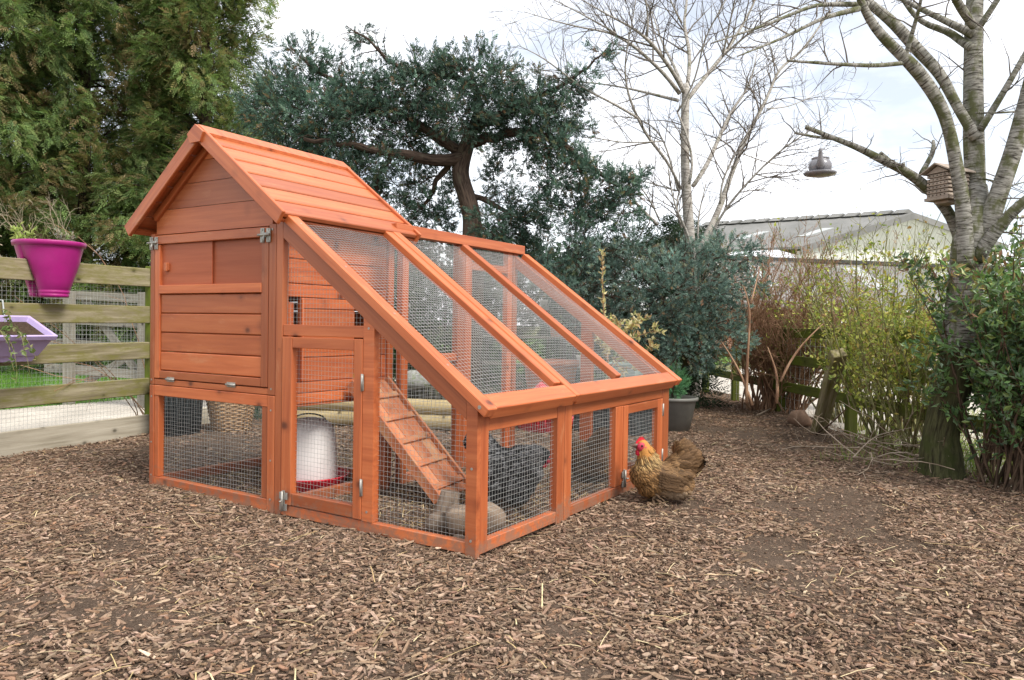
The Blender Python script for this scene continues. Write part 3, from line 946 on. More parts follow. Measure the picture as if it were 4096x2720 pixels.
XL = LX + 0.040
b = MB()
rafter(b, -0.021, 0.034, 0.895, XL)
rafter(b, 0.562, 0.6105, 0.895, 1.872)
ps = np.array([1.914, 0, zt(1.914)]) + RN * 0.010
b.beam(ps + np.array([0, 0.0355, 0]), ps + np.array([0, 0.632, 0]), 0.074, 0.052, up=RN, ch=0.003)
pt = np.array([0.905, 0, zt(0.905)]) + RN * 0.016
b.beam(pt + np.array([0, 0.036, 0]), pt + np.array([0, 0.560, 0]), 0.05, 0.03, up=RN)
screw(b, np.array([1.918, -0.021, zt(1.918)]) + RN * 0.017, (0, -1, 0), 0.007)
for xx in (1.0, 1.25, 1.5, 1.75):
    b.disc(np.array([xx, 0.006, zt(xx)]) + RN * 0.0355, 0.005, 10, RN, 1, 0.0012)
part(b, 'roof_frame', OS)
part(slope_wire(0.03, 0.57, 0.89, 1.885), 'wire_netting', M_WIREROOF)
b = MB()
rafter(b, 0.612, 0.662, 0.905, XL - 0.002, 0.040)
rafter(b, 1.165, 1.215, 0.955, 1.870, 0.034, 0.002)
rafter(b, 1.785, 1.838, 0.955, XL - 0.002, 0.040)
ps = np.array([1.912, 0, zt(1.912)]) + RN * 0.008
b.beam(ps + np.array([0, 0.6635, 0]), ps + np.array([0, 1.7835, 0]), 0.073, 0.054, up=RN, ch=0.003)
b.box((0.9, 0.663, 1.226), (0.953, 1.842, 1.279), long=1)
part(b, 'roof_frame')
part(slope_wire(0.655, 1.170, 0.94, 1.885), 'wire_netting', M_WIREROOF)
part(slope_wire(1.21, 1.79, 0.94, 1.885), 'wire_netting', M_WIREROOF)
# tall back side of the run (x = 0.9)
b = MB()
for (y0, y1) in ((0.737, 0.785), (1.195, 1.258), (1.262, 1.325), (1.690, 1.740), (1.752, 1.800)):
    b.box((0.893, y0, 0.0), (0.930, y1, 1.224))
b.box((0.896, 0.786, 0.0), (0.928, 1.689, 0.046)); b.box((0.896, 0.786, 0.60), (0.928, 1.194, 0.640)); b.box((0.896, 1.326, 1.10), (0.928, 1.689, 1.142))
part(b, 'run_frame')
b = MB(); wire(b, (0.905, 0, 0), (0, 1, 0), (0, 0, 1), [(0.74, 0.03), (1.78, 0.03), (1.78, 1.23), (0.74, 1.23)]); part(b, 'wire_netting', M_WIRE)
# far side of the run (y = 1.8)
b = MB()
b.prism([(0.931, 1.766, zt(0.931) - 0.003), (1.872, 1.766, zt(1.872) - 0.003), (1.872, 1.766, zt(1.872) - 0.07), (0.931, 1.766, zt(0.931) - 0.07)], (0, 0.032, 0))
b.box((0.932, 1.767, 0.0), (1.872, 1.798, 0.044)); b.prism([(1.386, 1.765, 0.045), (1.456, 1.765, 0.045), (1.456, 1.765, zt(1.456) - 0.071), (1.386, 1.765, zt(1.386) - 0.071)], (0, 0.03, 0))
part(b, 'run_frame')
b = MB(); wire(b, (0, 1.785, 0), (1, 0, 0), (0, 0, 1), [(0.92, 0.03), (1.88, 0.03), (1.88, zt(1.88) - 0.03), (0.92, zt(0.92) - 0.03)]); part(b, 'wire_netting', M_WIRE)

# ramp
ra = np.array([0.892, 0.545, 0.520]); rb = np.array([1.352, 0.62, 0.030])
rd = nrm(rb - ra); rs = nrm(np.cross((0, 0, 1), rd)); rn = np.cross(rd, rs)
Lr = np.linalg.norm(rb - ra)
b = MB()
for i in range(3):
    off = rs * (-0.090 + i * 0.090)
    b.beam(ra + off + rd * 0.004, rb + off, 0.086, 0.010, up=rn, ch=0.002)
ramp_o = part(b, 'ramp', M_RAMP)
for sgn in (-1, 1):
    b = MB(); b.beam(ra + rs * sgn * 0.146, rb + rs * sgn * 0.146, 0.018, 0.05, up=rn); part(b, 'ramp_side', M_RAMP, ramp_o)
for i in range(5):
    b = MB(); c = ra + rd * (0.10 + i * (Lr - 0.16) / 4) + rn * 0.011
    b.beam(c - rs * 0.134, c + rs * 0.134, 0.030, 0.012, up=rn); part(b, 'tread', M_RAMP, ramp_o)
b = MB(); b.box((0.905, 0.455, 0.0), (0.955, 0.485, 0.44)); b.box((0.905, 0.60, 0.0), (0.955, 0.63, 0.44)); part(b, 'ramp_leg')


# ------------------------------------------------------------------ hens
import bmesh
A = np.array


def blob_mesh(balls, voxel, smooth=6):
    bm = bmesh.new()
    for (x_, y_, z_, a, b_, c) in balls:
        bmesh.ops.create_icosphere(bm, subdivisions=3, radius=1, matrix=Matrix.Translation((x_, y_, z_)) @ Matrix.Diagonal((a, b_, c, 1)))
    me = bpy.data.meshes.new('tmp'); bm.to_mesh(me); bm.free()
    o = bpy.data.objects.new('tmp', me); col.objects.link(o)
    md = o.modifiers.new('r', 'REMESH'); md.mode = 'VOXEL'; md.voxel_size = voxel
    sm = o.modifiers.new('s', 'SMOOTH'); sm.factor = 0.5; sm.iterations = smooth
    dg = bpy.context.evaluated_depsgraph_get(); dg.update()
    m2 = bpy.data.meshes.new_from_object(o.evaluated_get(dg))
    bpy.data.objects.remove(o); bpy.data.meshes.remove(me)
    n = len(m2.vertices)
    V = np.empty(n * 3); m2.vertices.foreach_get('co', V)
    Nn = np.empty(n * 3); m2.vertices.foreach_get('normal', Nn)
    m2.materials.clear()
    return m2, V.reshape(-1, 3), Nn.reshape(-1, 3)


def chain(a, b, n=4):
    """balls between two ball specs"""
    return [tuple(np.array(a) + (np.array(b) - np.array(a)) * i / n) for i in range(n + 1)]


FT = []
for t_, hw in ((0.0, 0.20), (0.3, 0.46), (0.62, 0.50), (0.86, 0.34), (1.0, 0.06)):
    for s_ in (-1, 0, 1):
        FT.append((s_ * hw, t_, (0.12 * (1 - abs(s_)) - 0.10 * t_ * t_)))
FT = np.array(FT)
FTF = np.array([[r_ * 3 + c, r_ * 3 + c + 1, r_ * 3 + c + 4, r_ * 3 + c + 3] for r_ in range(4) for c in range(2)])
FEDGE = np.array([max(abs(v[0]) / 0.5, (v[1] - 0.55) / 0.45) for v in FT]).clip(0, 1) ** 2


def hen(label, loc, heading, balls, head, tailc, bodycol, fcol, scale=1.0, seed=1, dens=3200, skin=True, comb_h=0.03, name='hen', wing=None):
    """balls: local blobs (x forward, z up); head: (x, z, r); fcol(P, N) -> centre colour, edge colour, length, width"""
    r0 = np.random.default_rng(seed)
    root = thing(name, label, 'hen', loc, None)
    ch, sh = math.cos(heading), math.sin(heading)
    RM = np.array([[ch, -sh, 0], [sh, ch, 0], [0, 0, 1.0]]) * scale
    me, V, Nn = blob_mesh(balls, 0.0065)
    tw = lambda P: P @ RM.T + np.array(loc)
    cbody = bodycol(V)
    a = me.attributes.new('col', 'FLOAT_COLOR', 'POINT')
    a.data.foreach_set('color', np.concatenate([cbody, np.ones((len(V), 1))], 1).astype(np.float32).ravel())
    me.vertices.foreach_set('co', tw(V).astype(np.float32).ravel())
    me.materials.append(M_FEATHER)
    me.polygons.foreach_set('use_smooth', np.full(len(me.polygons), True))
    me.update()
    link('body', me, root)
    # plumage
    hd = np.array([head[0], 0, head[1]])
    i = r0.integers(0, len(V), dens)
    P = V[i] + r0.normal(size=(dens, 3)) * 0.002; NN = Nn[i]
    dh = np.linalg.norm(P - hd, axis=1)
    k = dh > head[2] * 1.12
    P, NN, dh = P[k], NN[k], dh[k]
    tl = np.array([tailc[0], 0, tailc[1]])
    d = np.tile(np.array([-1.0, 0, -0.42]), (len(P), 1))
    wn = np.exp(-(dh / 0.085) ** 2)[:, None]
    d = d * (1 - wn) + wn * (P - hd) / dh[:, None] * 1.3 + wn * np.array([-0.5, 0, -0.5])
    dt = np.linalg.norm((P - tl), axis=1); wt = np.exp(-(dt / 0.085) ** 2)[:, None] * 1.4
    d = d + wt * (nrm((-0.75, 0, 0.5)) * 1.2 + (P - tl) / (dt[:, None] + 0.01) * 1.0)
    low = np.clip((0.07 - P[:, 2]) / 0.05, 0, 1)[:, None]
    d = d + low * np.array([-0.2, 0, -0.6])
    d = d - NN * np.sum(d * NN, 1, keepdims=True)
    d /= np.linalg.norm(d, axis=1, keepdims=True) + 1e-9
    d = d + NN * r0.uniform(0.04, 0.22, (len(P), 1)) + r0.normal(size=d.shape) * 0.07
    c0, c1, ln, wd = fcol(P, NN)
    jit = 1 + r0.normal(size=(len(P), 1)) * 0.14
    c0 = np.clip(c0 * jit, 0.005, 1); c1 = np.clip(c1 * jit, 0.005, 1)
    rot = frames(d, NN + r0.normal(size=NN.shape) * 0.15)
    nv = len(FT)
    sc3 = np.stack([wd, ln, (wd + ln) * 0.5], 1)
    X = np.einsum('nij,nvj->nvi', rot, FT[None] * sc3[:, None, :]) + P[:, None, :] - NN[:, None, :] * 0.002
    Cc = c0[:, None, :] * (1 - FEDGE[None, :, None]) + c1[:, None, :] * FEDGE[None, :, None]
    Fq = (FTF[None] + (np.arange(len(P)) * nv)[:, None, None]).reshape(-1, 4)
    np_mesh('plumage', tw(X.reshape(-1, 3)), Fq, M_FEATHER, root, Cc.reshape(-1, 3), smooth=True)

    # head parts
    def pm(nm, build, colr, mat=M_SKIN):
        b = MB(); build(b)
        o = b.build(nm, mat, root)
        me_ = o.data
        vv = np.array([v_.co[:] for v_ in me_.vertices])
        me_.vertices.foreach_set('co', tw(vv).astype(np.float32).ravel())
        at_ = me_.attributes.new('col', 'FLOAT_COLOR', 'POINT')
        at_.data.foreach_set('color', np.tile([*colr, 1.0], (len(vv), 1)).astype(np.float32).ravel())
        me_.update()
        return o
    hx, hz, hr = head
    hv = head_dir[0]
    fx = np.array([math.cos(hv), 0, math.sin(hv)]); fz = np.array([-math.sin(hv), 0, math.cos(hv)])
    H = lambda a_, b_, c_: tuple(np.array([hx, 0, hz]) + fx * a_ * hr + np.array([0, b_ * hr, 0]) + fz * c_ * hr)
    pm('beak', lambda b: (b.tube([H(0.8, 0, 0.0), H(1.25, 0, 0.02), H(1.62, 0, -0.10), H(1.9, 0, -0.34)], [hr * .36, hr * .29, hr * .18, hr * .02], 8),
                          b.tube([H(0.8, 0, -0.2), H(1.2, 0, -0.22), H(1.6, 0, -0.3)], [hr * .3, hr * .2, hr * .03], 8)), (0.16, 0.10, 0.075))

    def comb(b):
        n = 7; prof = []
        for q_ in range(n * 2 + 1):
            t_ = q_ / (n * 2); a_ = 1.18 - 1.55 * t_
            hgt = (0.55 + 0.85 * math.sin(math.pi * min(1, t_ * 1.05))) * (1.0 if q_ % 2 else 0.52)
            prof.append((a_, 0.72 - 0.42 * (a_ - 0.1) ** 2, hgt * comb_h / hr * 0.62))
        for s0, s1 in ((-0.11, 0.11),):
            for q_ in range(len(prof) - 1):
                a0, b0, h0 = prof[q_]; a1, b1, h1 = prof[q_ + 1]
                V_ = [H(a0, s0, b0 - .15), H(a1, s0, b1 - .15), H(a1, s0 * .4, b1 + h1), H(a0, s0 * .4, b0 + h0),
                      H(a0, s1, b0 - .15), H(a1, s1, b1 - .15), H(a1, s1 * .4, b1 + h1), H(a0, s1 * .4, b0 + h0)]
                b.add(V_, [(3, 2, 1, 0), (4, 5, 6, 7), (3, 7, 6, 2), (0, 4, 7, 3), (1, 2, 6, 5)], smooth=False)
    pm('comb', comb, (0.60, 0.012, 0.03))

    def lump(b, p, rx, ry, rz):
        prof = [(math.sin(math.pi * t_ / 8), -math.cos(math.pi * t_ / 8)) for t_ in range(9)]
        V_ = []; n = 12
        for (rr, zz) in prof:
            for j in range(n):
                q_ = 2 * math.pi * j / n
                V_.append(np.array(p) + fx * rx * rr * math.cos(q_) + np.array([0, ry * rr * math.sin(q_), 0]) + fz * rz * zz)
        b.add(V_, [[i_ * n + j, i_ * n + (j + 1) % n, (i_ + 1) * n + (j + 1) % n, (i_ + 1) * n + j] for i_ in range(8) for j in range(n)], smooth=True)
    for sy in (-1, 1):
        pm('wattle', lambda b: lump(b, H(0.62, sy * 0.32, -1.12), hr * .42, hr * .14, hr * .55), (0.55, 0.014, 0.04))
        pm('face', lambda b: lump(b, H(0.38, sy * 0.60, -0.12), hr * .74, hr * .32, hr * .70), (0.42, 0.03, 0.06))
        pm('eye', lambda b: lump(b, H(0.40, sy * 0.93, 0.08), hr * .17, hr * .10, hr * .17), (0.035, 0.015, 0.01))
        pm('ear_lobe', lambda b: lump(b, H(-0.22, sy * 0.80, -0.30), hr * .24, hr * .14, hr * .34), (0.48, 0.05, 0.08))
    # folded wings: rows of overlapping feathers ending in a point
    if wing:
        for sy in (-1, 1):
            Pw, Dw, Lw, Ww, c0w, c1w = [], [], [], [], [], []
            for r_ in range(6):
                for k_ in range(9):
                    u_ = k_ / 8; x_ = wing[0] - wing[2] * u_ - r0.uniform(0, .004); z_ = wing[1] - .006 - .013 * r_ - .030 * u_
                    y_ = sy * (wing[3] * (1 - .62 * ((u_ - .32)) ** 2) - .002 * r_ + .006)
                    Pw.append((x_, y_, z_)); Dw.append((-1, -sy * .22 * u_, -.42 + .10 * r_ * .3)); Lw.append(.028 + .022 * u_ + .004 * r_); Ww.append(.017 - .004 * u_)
                    g_ = wing[4]; c0w.append(g_ * r0.uniform(.75, 1.1)); c1w.append(g_ * (1.9 if r_ > 3 and u_ > .5 else 1.35))
            Pw, Dw, Lw, Ww = A(Pw), A(Dw), A(Lw), A(Ww); nw = len(Pw)
            rot = frames(Dw + r0.normal(size=Dw.shape) * .05, np.tile([0.1, sy * 1.0, .25], (nw, 1)))
            X = np.einsum('nij,nvj->nvi', rot, FT[None] * np.stack([Ww, Lw, (Ww + Lw) * .25], 1)[:, None, :]) + Pw[:, None, :]
            Cc = A(c0w)[:, None, :] * (1 - FEDGE[None, :, None]) + A(c1w)[:, None, :] * FEDGE[None, :, None]
            np_mesh('wing', tw(X.reshape(-1, 3)), (FTF[None] + (np.arange(nw) * nv)[:, None, None]).reshape(-1, 4), M_FEATHER, root, Cc.reshape(-1, 3), smooth=True)
    # feet
    for sy in (-1, 1):
        fxp = 0.022 + 0.02 * sy * sy; y_ = sy * 0.035

        def foot(b):
            b.tube([(fxp - 0.01, y_, 0.055), (fxp, y_, 0.025), (fxp + 0.004, y_, 0.006)], [0.009, 0.007, 0.006], 7)
            for an in (-0.45, 0, 0.45, math.pi):
                ln_ = 0.036 if an < 3 else 0.016
                b.tube([(fxp, y_, 0.006), (fxp + math.cos(an) * ln_ * .6, y_ + math.sin(an) * ln_ * .6, 0.006), (fxp + math.cos(an) * ln_, y_ + math.sin(an) * ln_, 0.002)], [0.005, 0.004, 0.0015], 6)
        pm('foot', foot, (0.20, 0.13, 0.07))
        if wing:
            nf_ = 26; Pf = A([fxp - .01, y_, .03]) + r0.normal(size=(nf_, 3)) * A([.012, .010, .010])
            Df = np.stack([r0.uniform(-1.2, .3, nf_), sy * r0.uniform(.2, 1.1, nf_), r0.uniform(-.7, -.2, nf_)], 1)
            Xf, Ff, Cf = scatter(FT, FTF, Pf, frames(Df, np.tile([0, 0, 1.0], (nf_, 1))), np.stack([np.full(nf_, .015), r0.uniform(.035, .055, nf_), np.full(nf_, .02)], 1), np.tile(wing[4] * 1.25 + .02, (nf_, 1)) * r0.uniform(.7, 1.2, (nf_, 1)))
            np_mesh('foot_feathers', tw(Xf), Ff, M_FEATHER, root, Cf, smooth=True)
    return root


def smoothstep(a, b, x_):
    t_ = np.clip((x_ - a) / (b - a), 0, 1)
    return t_ * t_ * (3 - 2 * t_)


def lerp(a, b, t_):
    return a * (1 - t_[:, None]) + b * t_[:, None]


head_dir = [0.05]
# 1: the golden-necked hen outside
gold, gold2, brown, brown2, ash, dark = A(s2l(176, 122, 62)), A(s2l(212, 176, 116)), A(s2l(88, 66, 44)), A(s2l(140, 108, 72)), A(s2l(140, 120, 98)), A(s2l(52, 46, 40))


def f1(P, NN):
    x_, z_ = P[:, 0], P[:, 2]
    hd = np.linalg.norm(P - A([0.089, 0, 0.272]), axis=1)
    neck = 1 - smoothstep(0.075, 0.135, hd)
    breast = smoothstep(0.02, 0.07, x_) * (1 - neck)
    fluff = smoothstep(0.085, 0.05, z_) * smoothstep(0.06, -0.02, x_)
    tail = smoothstep(-0.055, -0.085, x_) * smoothstep(0.12, 0.16, z_)
    c0 = np.tile(brown, (len(P), 1)); c1 = np.tile(brown2, (len(P), 1))
    c0 = lerp(c0, np.tile(brown * 0.62, (len(P), 1)), breast); c1 = lerp(c1, np.tile(A(s2l(158, 118, 72)), (len(P), 1)), breast)
    top = 1 - smoothstep(0.02, 0.05, hd)
    c0 = lerp(c0, np.tile(dark * 1.2, (len(P), 1)), neck * smoothstep(0.055, 0.085, hd)); c0 = lerp(c0, np.tile(gold, (len(P), 1)), neck * (1 - smoothstep(0.04, 0.06, hd)))
    c1 = lerp(c1, np.tile(gold2, (len(P), 1)), neck); c1 = lerp(c1, np.tile(gold, (len(P), 1)), neck * (1 - smoothstep(0.03, 0.06, hd)))
    c0 = lerp(c0, np.tile(ash * 0.8, (len(P), 1)), fluff); c1 = lerp(c1, np.tile(ash * 1.15, (len(P), 1)), fluff)
    c0 = lerp(c0, np.tile(brown * 0.9, (len(P), 1)), tail); c1 = lerp(c1, np.tile(brown * 1.5, (len(P), 1)), tail)
    dk = ((x_ < -0.155) & (rng.random(len(P)) < 0.35))
    c0[dk] = dark * 0.7; c1[dk] = dark * 1.1
    ln = 0.029 + 0.024 * tail + 0.004 * neck - 0.006 * (hd < 0.055)
    wd = 0.016 + 0.008 * tail - 0.0095 * neck + 0.004 * fluff
    return c0, c1, ln, wd


def b1(V):
    c = np.tile(brown, (len(V), 1))
    hd = np.linalg.norm(V - A([0.089, 0, 0.272]), axis=1)
    return lerp(np.tile(gold, (len(V), 1)), c, smoothstep(0.05, 0.12, hd))


body1 = (chain((0.089, 0, 0.272, .030, .026, .030), (0.070, 0, 0.226, .042, .039, .040), 3) + chain((0.070, 0, 0.226, .042, .039, .040), (0.058, 0, 0.172, .062, .058, .058), 4)
         + chain((0.078, 0, 0.132, .066, .064, .066), (0.0, 0, 0.122, .080, .076, .074), 4) + chain((0.0, 0, 0.122, .080, .076, .074), (-0.07, 0, 0.125, .062, .06, .060), 4)
         + chain((0.055, 0, 0.092, .062, .064, .060), (-0.085, 0, 0.072, .066, .064, .055), 5) + chain((-0.06, 0, 0.165, .05, .046, .05), (-0.122, 0, 0.205, .060, .044, .064), 4)
         + [(-0.10, 0, 0.250, .042, .03, .036), (-0.15, 0, 0.19, .034, .030, .05), (-0.10, 0, 0.135, .052, .050, .055), (-0.115, 0, 0.10, .045, .046, .045)])
hx = gz(2640, 2004)
# heading: the hen looks to the photo's left and a little towards the camera
hd1 = math.atan2(-0.537 - 0.10, -0.844 + 0.06)
hen('golden brown hen with a red comb standing outside the coop on the bark', (hx[0], hx[1], gh(hx[0], hx[1]) + 0.004), hd1, body1, (0.089, 0.272, 0.0305), (-0.105, 0.195), b1, f1, 0.96, 3, 3000, wing=(.034, .166, .110, .083, brown * 0.8))

# 2: barred grey hen in the run
g0, g1_ = A(s2l(62, 62, 64)), A(s2l(160, 160, 160))


def f2(P, NN):
    n = len(P)
    c0 = np.tile(g0 * 0.5, (n, 1)); c1 = np.tile(g1_ * 0.75, (n, 1))
    k = rng.random(n) < 0.5
    c1[k] = g0 * 0.6
    hd = np.linalg.norm(P - A([0.155, 0, 0.215]), axis=1); neck = 1 - smoothstep(0.06, 0.12, hd)
    c1 = lerp(c1, np.tile(g1_ * 0.75, (n, 1)), neck)
    return c0, c1, 0.023 + 0.014 * smoothstep(-0.06, -0.12, P[:, 0]), 0.0135 - 0.004 * neck


head_dir[0] = -0.75
body2 = (chain((0.155, 0, 0.215, .028, .025, .027), (0.11, 0, 0.215, .045, .042, .045), 3) + chain((0.11, 0, 0.215, .045, .042, .045), (0.055, 0, 0.19, .07, .066, .07), 3)
         + chain((0.06, 0, 0.16, .08, .08, .08), (-0.06, 0, 0.165, .092, .086, .088), 4) + chain((0.04, 0, 0.11, .075, .08, .065), (-0.09, 0, 0.11, .075, .08, .065), 4)
         + chain((-0.07, 0, 0.20, .065, .058, .065), (-0.125, 0, 0.265, .05, .04, .055), 4) + [(-0.09, 0, 0.06, .07, .075, .04), (0.03, 0, 0.06, .06, .07, .04)])
p2 = gz(2035, 2020)
hen('grey barred hen pecking inside the run behind the corner post', (p2[0], p2[1], gh(p2[0], p2[1]) + 0.005), math.atan2(0.537 + 0.05, 0.844), body2, (0.155, 0.215, 0.027), (-0.115, 0.25),
    lambda V: np.tile(g0 * 0.4, (len(V), 1)), f2, 1.07, 5, 4200, comb_h=0.022)

# 3: dark partridge hen further back in the run
b0_, b1_ = A(s2l(70, 54, 42)), A(s2l(135, 108, 78))


def f3(P, NN):
    n = len(P); c0 = np.tile(b0_ * 0.8, (n, 1)); c1 = np.tile(b1_ * 0.7, (n, 1))
    fl = smoothstep(-0.05, -0.11, P[:, 0]) * smoothstep(0.14, 0.08, P[:, 2])
    c1 = lerp(c1, np.tile(A(s2l(190, 150, 90)), (n, 1)), fl * 0.7)
    nk = smoothstep(0.08, 0.13, P[:, 0]); c0 = lerp(c0, np.tile(dark * .3, (n, 1)), nk); c1 = lerp(c1, np.tile(dark * .6, (n, 1)), nk)
    return c0, c1, 0.026 + 0 * P[:, 0], 0.014 + 0 * P[:, 0]


head_dir[0] = -0.3
body3 = (chain((0.165, 0, 0.17, .025, .023, .025), (0.12, 0, 0.17, .04, .038, .04), 3) + chain((0.12, 0, 0.17, .04, .038, .04), (0.06, 0, 0.16, .066, .062, .064), 3)
         + chain((0.05, 0, 0.14, .078, .076, .074), (-0.06, 0, 0.135, .084, .08, .076), 4) + chain((0.03, 0, 0.085, .066, .07, .055), (-0.08, 0, 0.085, .066, .07, .055), 4)
         + chain((-0.03, 0, 0.19, .058, .052, .055), (-0.07, 0, 0.245, .045, .04, .05), 4))
p3 = gz(2355, 1925)
hen('dark brown hen with its head down behind the middle end posts of the run', (p3[0], p3[1], gh(p3[0], p3[1]) + 0.005), math.atan2(-0.537 + 0.25, -0.844), body3, (0.165, 0.17, 0.025), (-0.06, 0.22),
    lambda V: np.tile(b0_ * 0.6, (len(V), 1)), f3, 0.95, 8, 3600, comb_h=0.016)

# ------------------------------------------------------------------ drinker and log inside the run
c = gz(1236, 1950); zc = gh(c[0], c[1])
t = thing('poultry_drinker', 'milky white plastic poultry drinker standing in a red dish behind the run door', 'drinker', (c[0], c[1], zc))
b = MB(); b.lathe([(0.0, 0.030), (0.128, 0.030), (0.131, 0.04), (0.129, 0.16), (0.126, 0.24), (0.118, 0.285), (0.100, 0.318), (0.070, 0.336), (0.03, 0.344), (0.0, 0.345)], (c[0], c[1], zc), 40)
b.build('water_jar', M_WHITEPL, t)
b = MB(); b.lathe([(0.0, 0.008), (0.145, 0.008), (0.165, 0.02), (0.186, 0.070), (0.190, 0.076), (0.184, 0.077), (0.178, 0.070), (0.160, 0.030), (0.0, 0.024)], (c[0], c[1], zc), 44)
b.build('dish', M_RED, t)
b = MB(); b.tube([c + A([0.06 * math.cos(a_), 0.06 * math.sin(a_), zc + 0.335 + 0.04 * math.sin(math.pi * i_ / 8)]) for i_, a_ in enumerate([0] * 9)], 0.003, 6)
pth = [A([c[0], c[1], zc]) + A([0.844, 0.537, 0]) * math.cos(math.pi * i_ / 10) * 0.075 + A([0, 0, 0.333 + 0.03 * math.sin(math.pi * i_ / 10)]) for i_ in range(11)]
b = MB(); b.tube(pth, 0.004, 6); b.build('handle', M_DARKPL, t)


def lumpy(mb, path, rad, n=14, amp=0.12, seed=0, k=3):
    """closed rough log skin along a path"""
    r0 = np.random.default_rng(seed); ph = r0.uniform(0, 6, 8)
    P = A(path, float); m = len(P); b0 = len(mb.v)
    mb.tube(P, rad, n, cap=True)
    for i_ in range(b0, len(mb.v)):
        q_ = A(mb.v[i_]); j_ = (i_ - b0) // n; a_ = ((i_ - b0) % n) / n * 2 * math.pi
        f_ = 1 + amp * (math.sin(a_ * k + ph[0] + j_ * .35) * .6 + math.sin(a_ * 5 + ph[1] - j_ * .5) * .3 + math.sin(j_ * 1.3 + ph[2]) * .35)
        mb.v[i_] = tuple(P[min(j_, m - 1)] + (q_ - P[min(j_, m - 1)]) * f_)


e0 = gz(1790, 2085, 0.05); e1 = gz(2020, 2085, 0.05); e1 = e1 + A([0.05, -0.06, 0]) * 0
t = thing('log', 'bleached broken log lying at the foot of the ramp inside the near corner', 'log', (e0[0], e0[1], 0))
b = MB()
lumpy(b, [e0 + (e1 - e0) * t_ + A([0, 0, 0.012 * math.sin(3 * t_)]) for t_ in np.linspace(0, 1, 9)], [.052, .058, .056, .052, .057, .062, .060, .048, .026], 18, 0.09, 1)
b.build('trunk_piece', M_DRIFT, t)
f0 = gz(1708, 2090, 0.03); f1_ = gz(1800, 2100, 0.03)
b = MB(); lumpy(b, [f0 + (f1_ - f0) * t_ for t_ in np.linspace(0, 1, 6)], [.020, .040, .045, .044, .04, .02], 14, 0.14, 2); b.build('broken_end', M_DRIFT, t)
f0 = gz(1782, 2080, 0.02); b = MB(); lumpy(b, [f0 + A([0.0, 0.0, z_]) + A([0.015, .01, 0]) * z_ / .1 for z_ in np.linspace(0, 0.112, 6)], [.044, .048, .046, .045, .043, .040], 14, 0.10, 4); b.build('upright_splinter', M_DRIFT, t)
f0 = gz(1808, 2165, 0.02); f1_ = gz(1862, 2165, 0.02); b = MB(); lumpy(b, [f0 + (f1_ - f0) * t_ for t_ in np.linspace(0, 1, 5)], [.016, .027, .029, .027, .016], 12, 0.14, 6); b.build('root_stub', M_DRIFT, t)

# ------------------------------------------------------------------ left fence
BD = nrm((-0.156, 1, 0)); BP = nrm((1, 0.156, 0))
fence = thing('board_fence', 'mossy wooden board fence with wire netting left of the coop', 'fence', (float(xf(0.3)), 0.3, 0))
F0, F1 = -1.9, 1.045


def fpt(y_, z_, off=0.0):
    return A([float(xf(y_)), y_, z_]) + BP * off


for (z0, z1, mt) in ((1.022, 1.150, M_FENCE), (0.765, 0.885, M_FENCE), (0.514, 0.632, M_FENCE), (0.262, 0.378, M_FENCE), (-0.05, 0.120, M_PALEBOARD)):
    b = MB(); b.beam(fpt(F1 + .09, (z0 + z1) / 2), fpt(3.3, (z0 + z1) / 2), 0.026, z1 - z0, up=(0, 0, 1), ch=0.004); b.build('board', mt, fence)
    b = MB(); dz = 0.02 if z0 > 0.2 else 0.0
    b.beam(fpt(F0, (z0 + z1) / 2 - dz * 0.9), fpt(F1, (z0 + z1) / 2 + dz * 0.12), 0.026, z1 - z0, up=(0, 0, 1), ch=0.004); b.build('board', mt, fence)
for y_ in (-1.75, F1 + 0.045, 3.35):
    b = MB(); b.beam(fpt(y_, -0.1, -0.035 if y_ < 0 else 0.0), fpt(y_, 1.17, -0.035 if y_ < 0 else 0.0), 0.09, 0.09, up=BD, ch=0.006); b.build('post', M_MOSSY, fence)
b = MB(); wire(b, fpt(-1.0, 0, -0.019), BD, (0, 0, 1), [(-0.7, 0.02), (2.04, 0.02), (2.04, 1.155), (-0.7, 1.155)], pitch=0.026, r_=0.0007); b.build('wire_netting', M_WIRE, fence)

# magenta saddle planter
pc = fpt(0.315, 0, 0)
t = thing('fence_planter', 'magenta plastic saddle planter straddling the top fence board', 'planter', (pc[0], pc[1], 1.02))


def dloft(b, secs, sgn, n=18):
    """half-oval sections: (z, inner x, outer x, half length)"""
    V_ = []; 
    for (z_, xi_, xo_, hl_) in secs:
        for j in range(n + 1):
            a_ = -math.pi / 2 + math.pi * j / n
            V_.append(A([pc[0], pc[1], z_]) + BP * sgn * (xi_ + (xo_ - xi_) * math.cos(a_) ** 0.9 if math.cos(a_) > 1e-6 else xi_) * 1.0 + BD * hl_ * math.sin(a_) if False else
                      A([pc[0], pc[1], z_]) + BP * (sgn * (xi_ + (xo_ - xi_) * max(math.cos(a_), 0.0))) + BD * hl_ * math.sin(a_))
    m = len(secs); k_ = n + 1
    Fc = []
    for i_ in range(m - 1):
        for j in range(n):
            q_ = [i_ * k_ + j, i_ * k_ + j + 1, (i_ + 1) * k_ + j + 1, (i_ + 1) * k_ + j]
            Fc.append(q_ if sgn > 0 else q_[::-1])
        q_ = [i_ * k_ + n, i_ * k_, (i_ + 1) * k_, (i_ + 1) * k_ + n]
        Fc.append(q_ if sgn > 0 else q_[::-1])
    Fc.append(list(range(k_))[::-1] if sgn > 0 else list(range(k_)))
    b.add(V_, Fc, None, 0.5, 0, True)


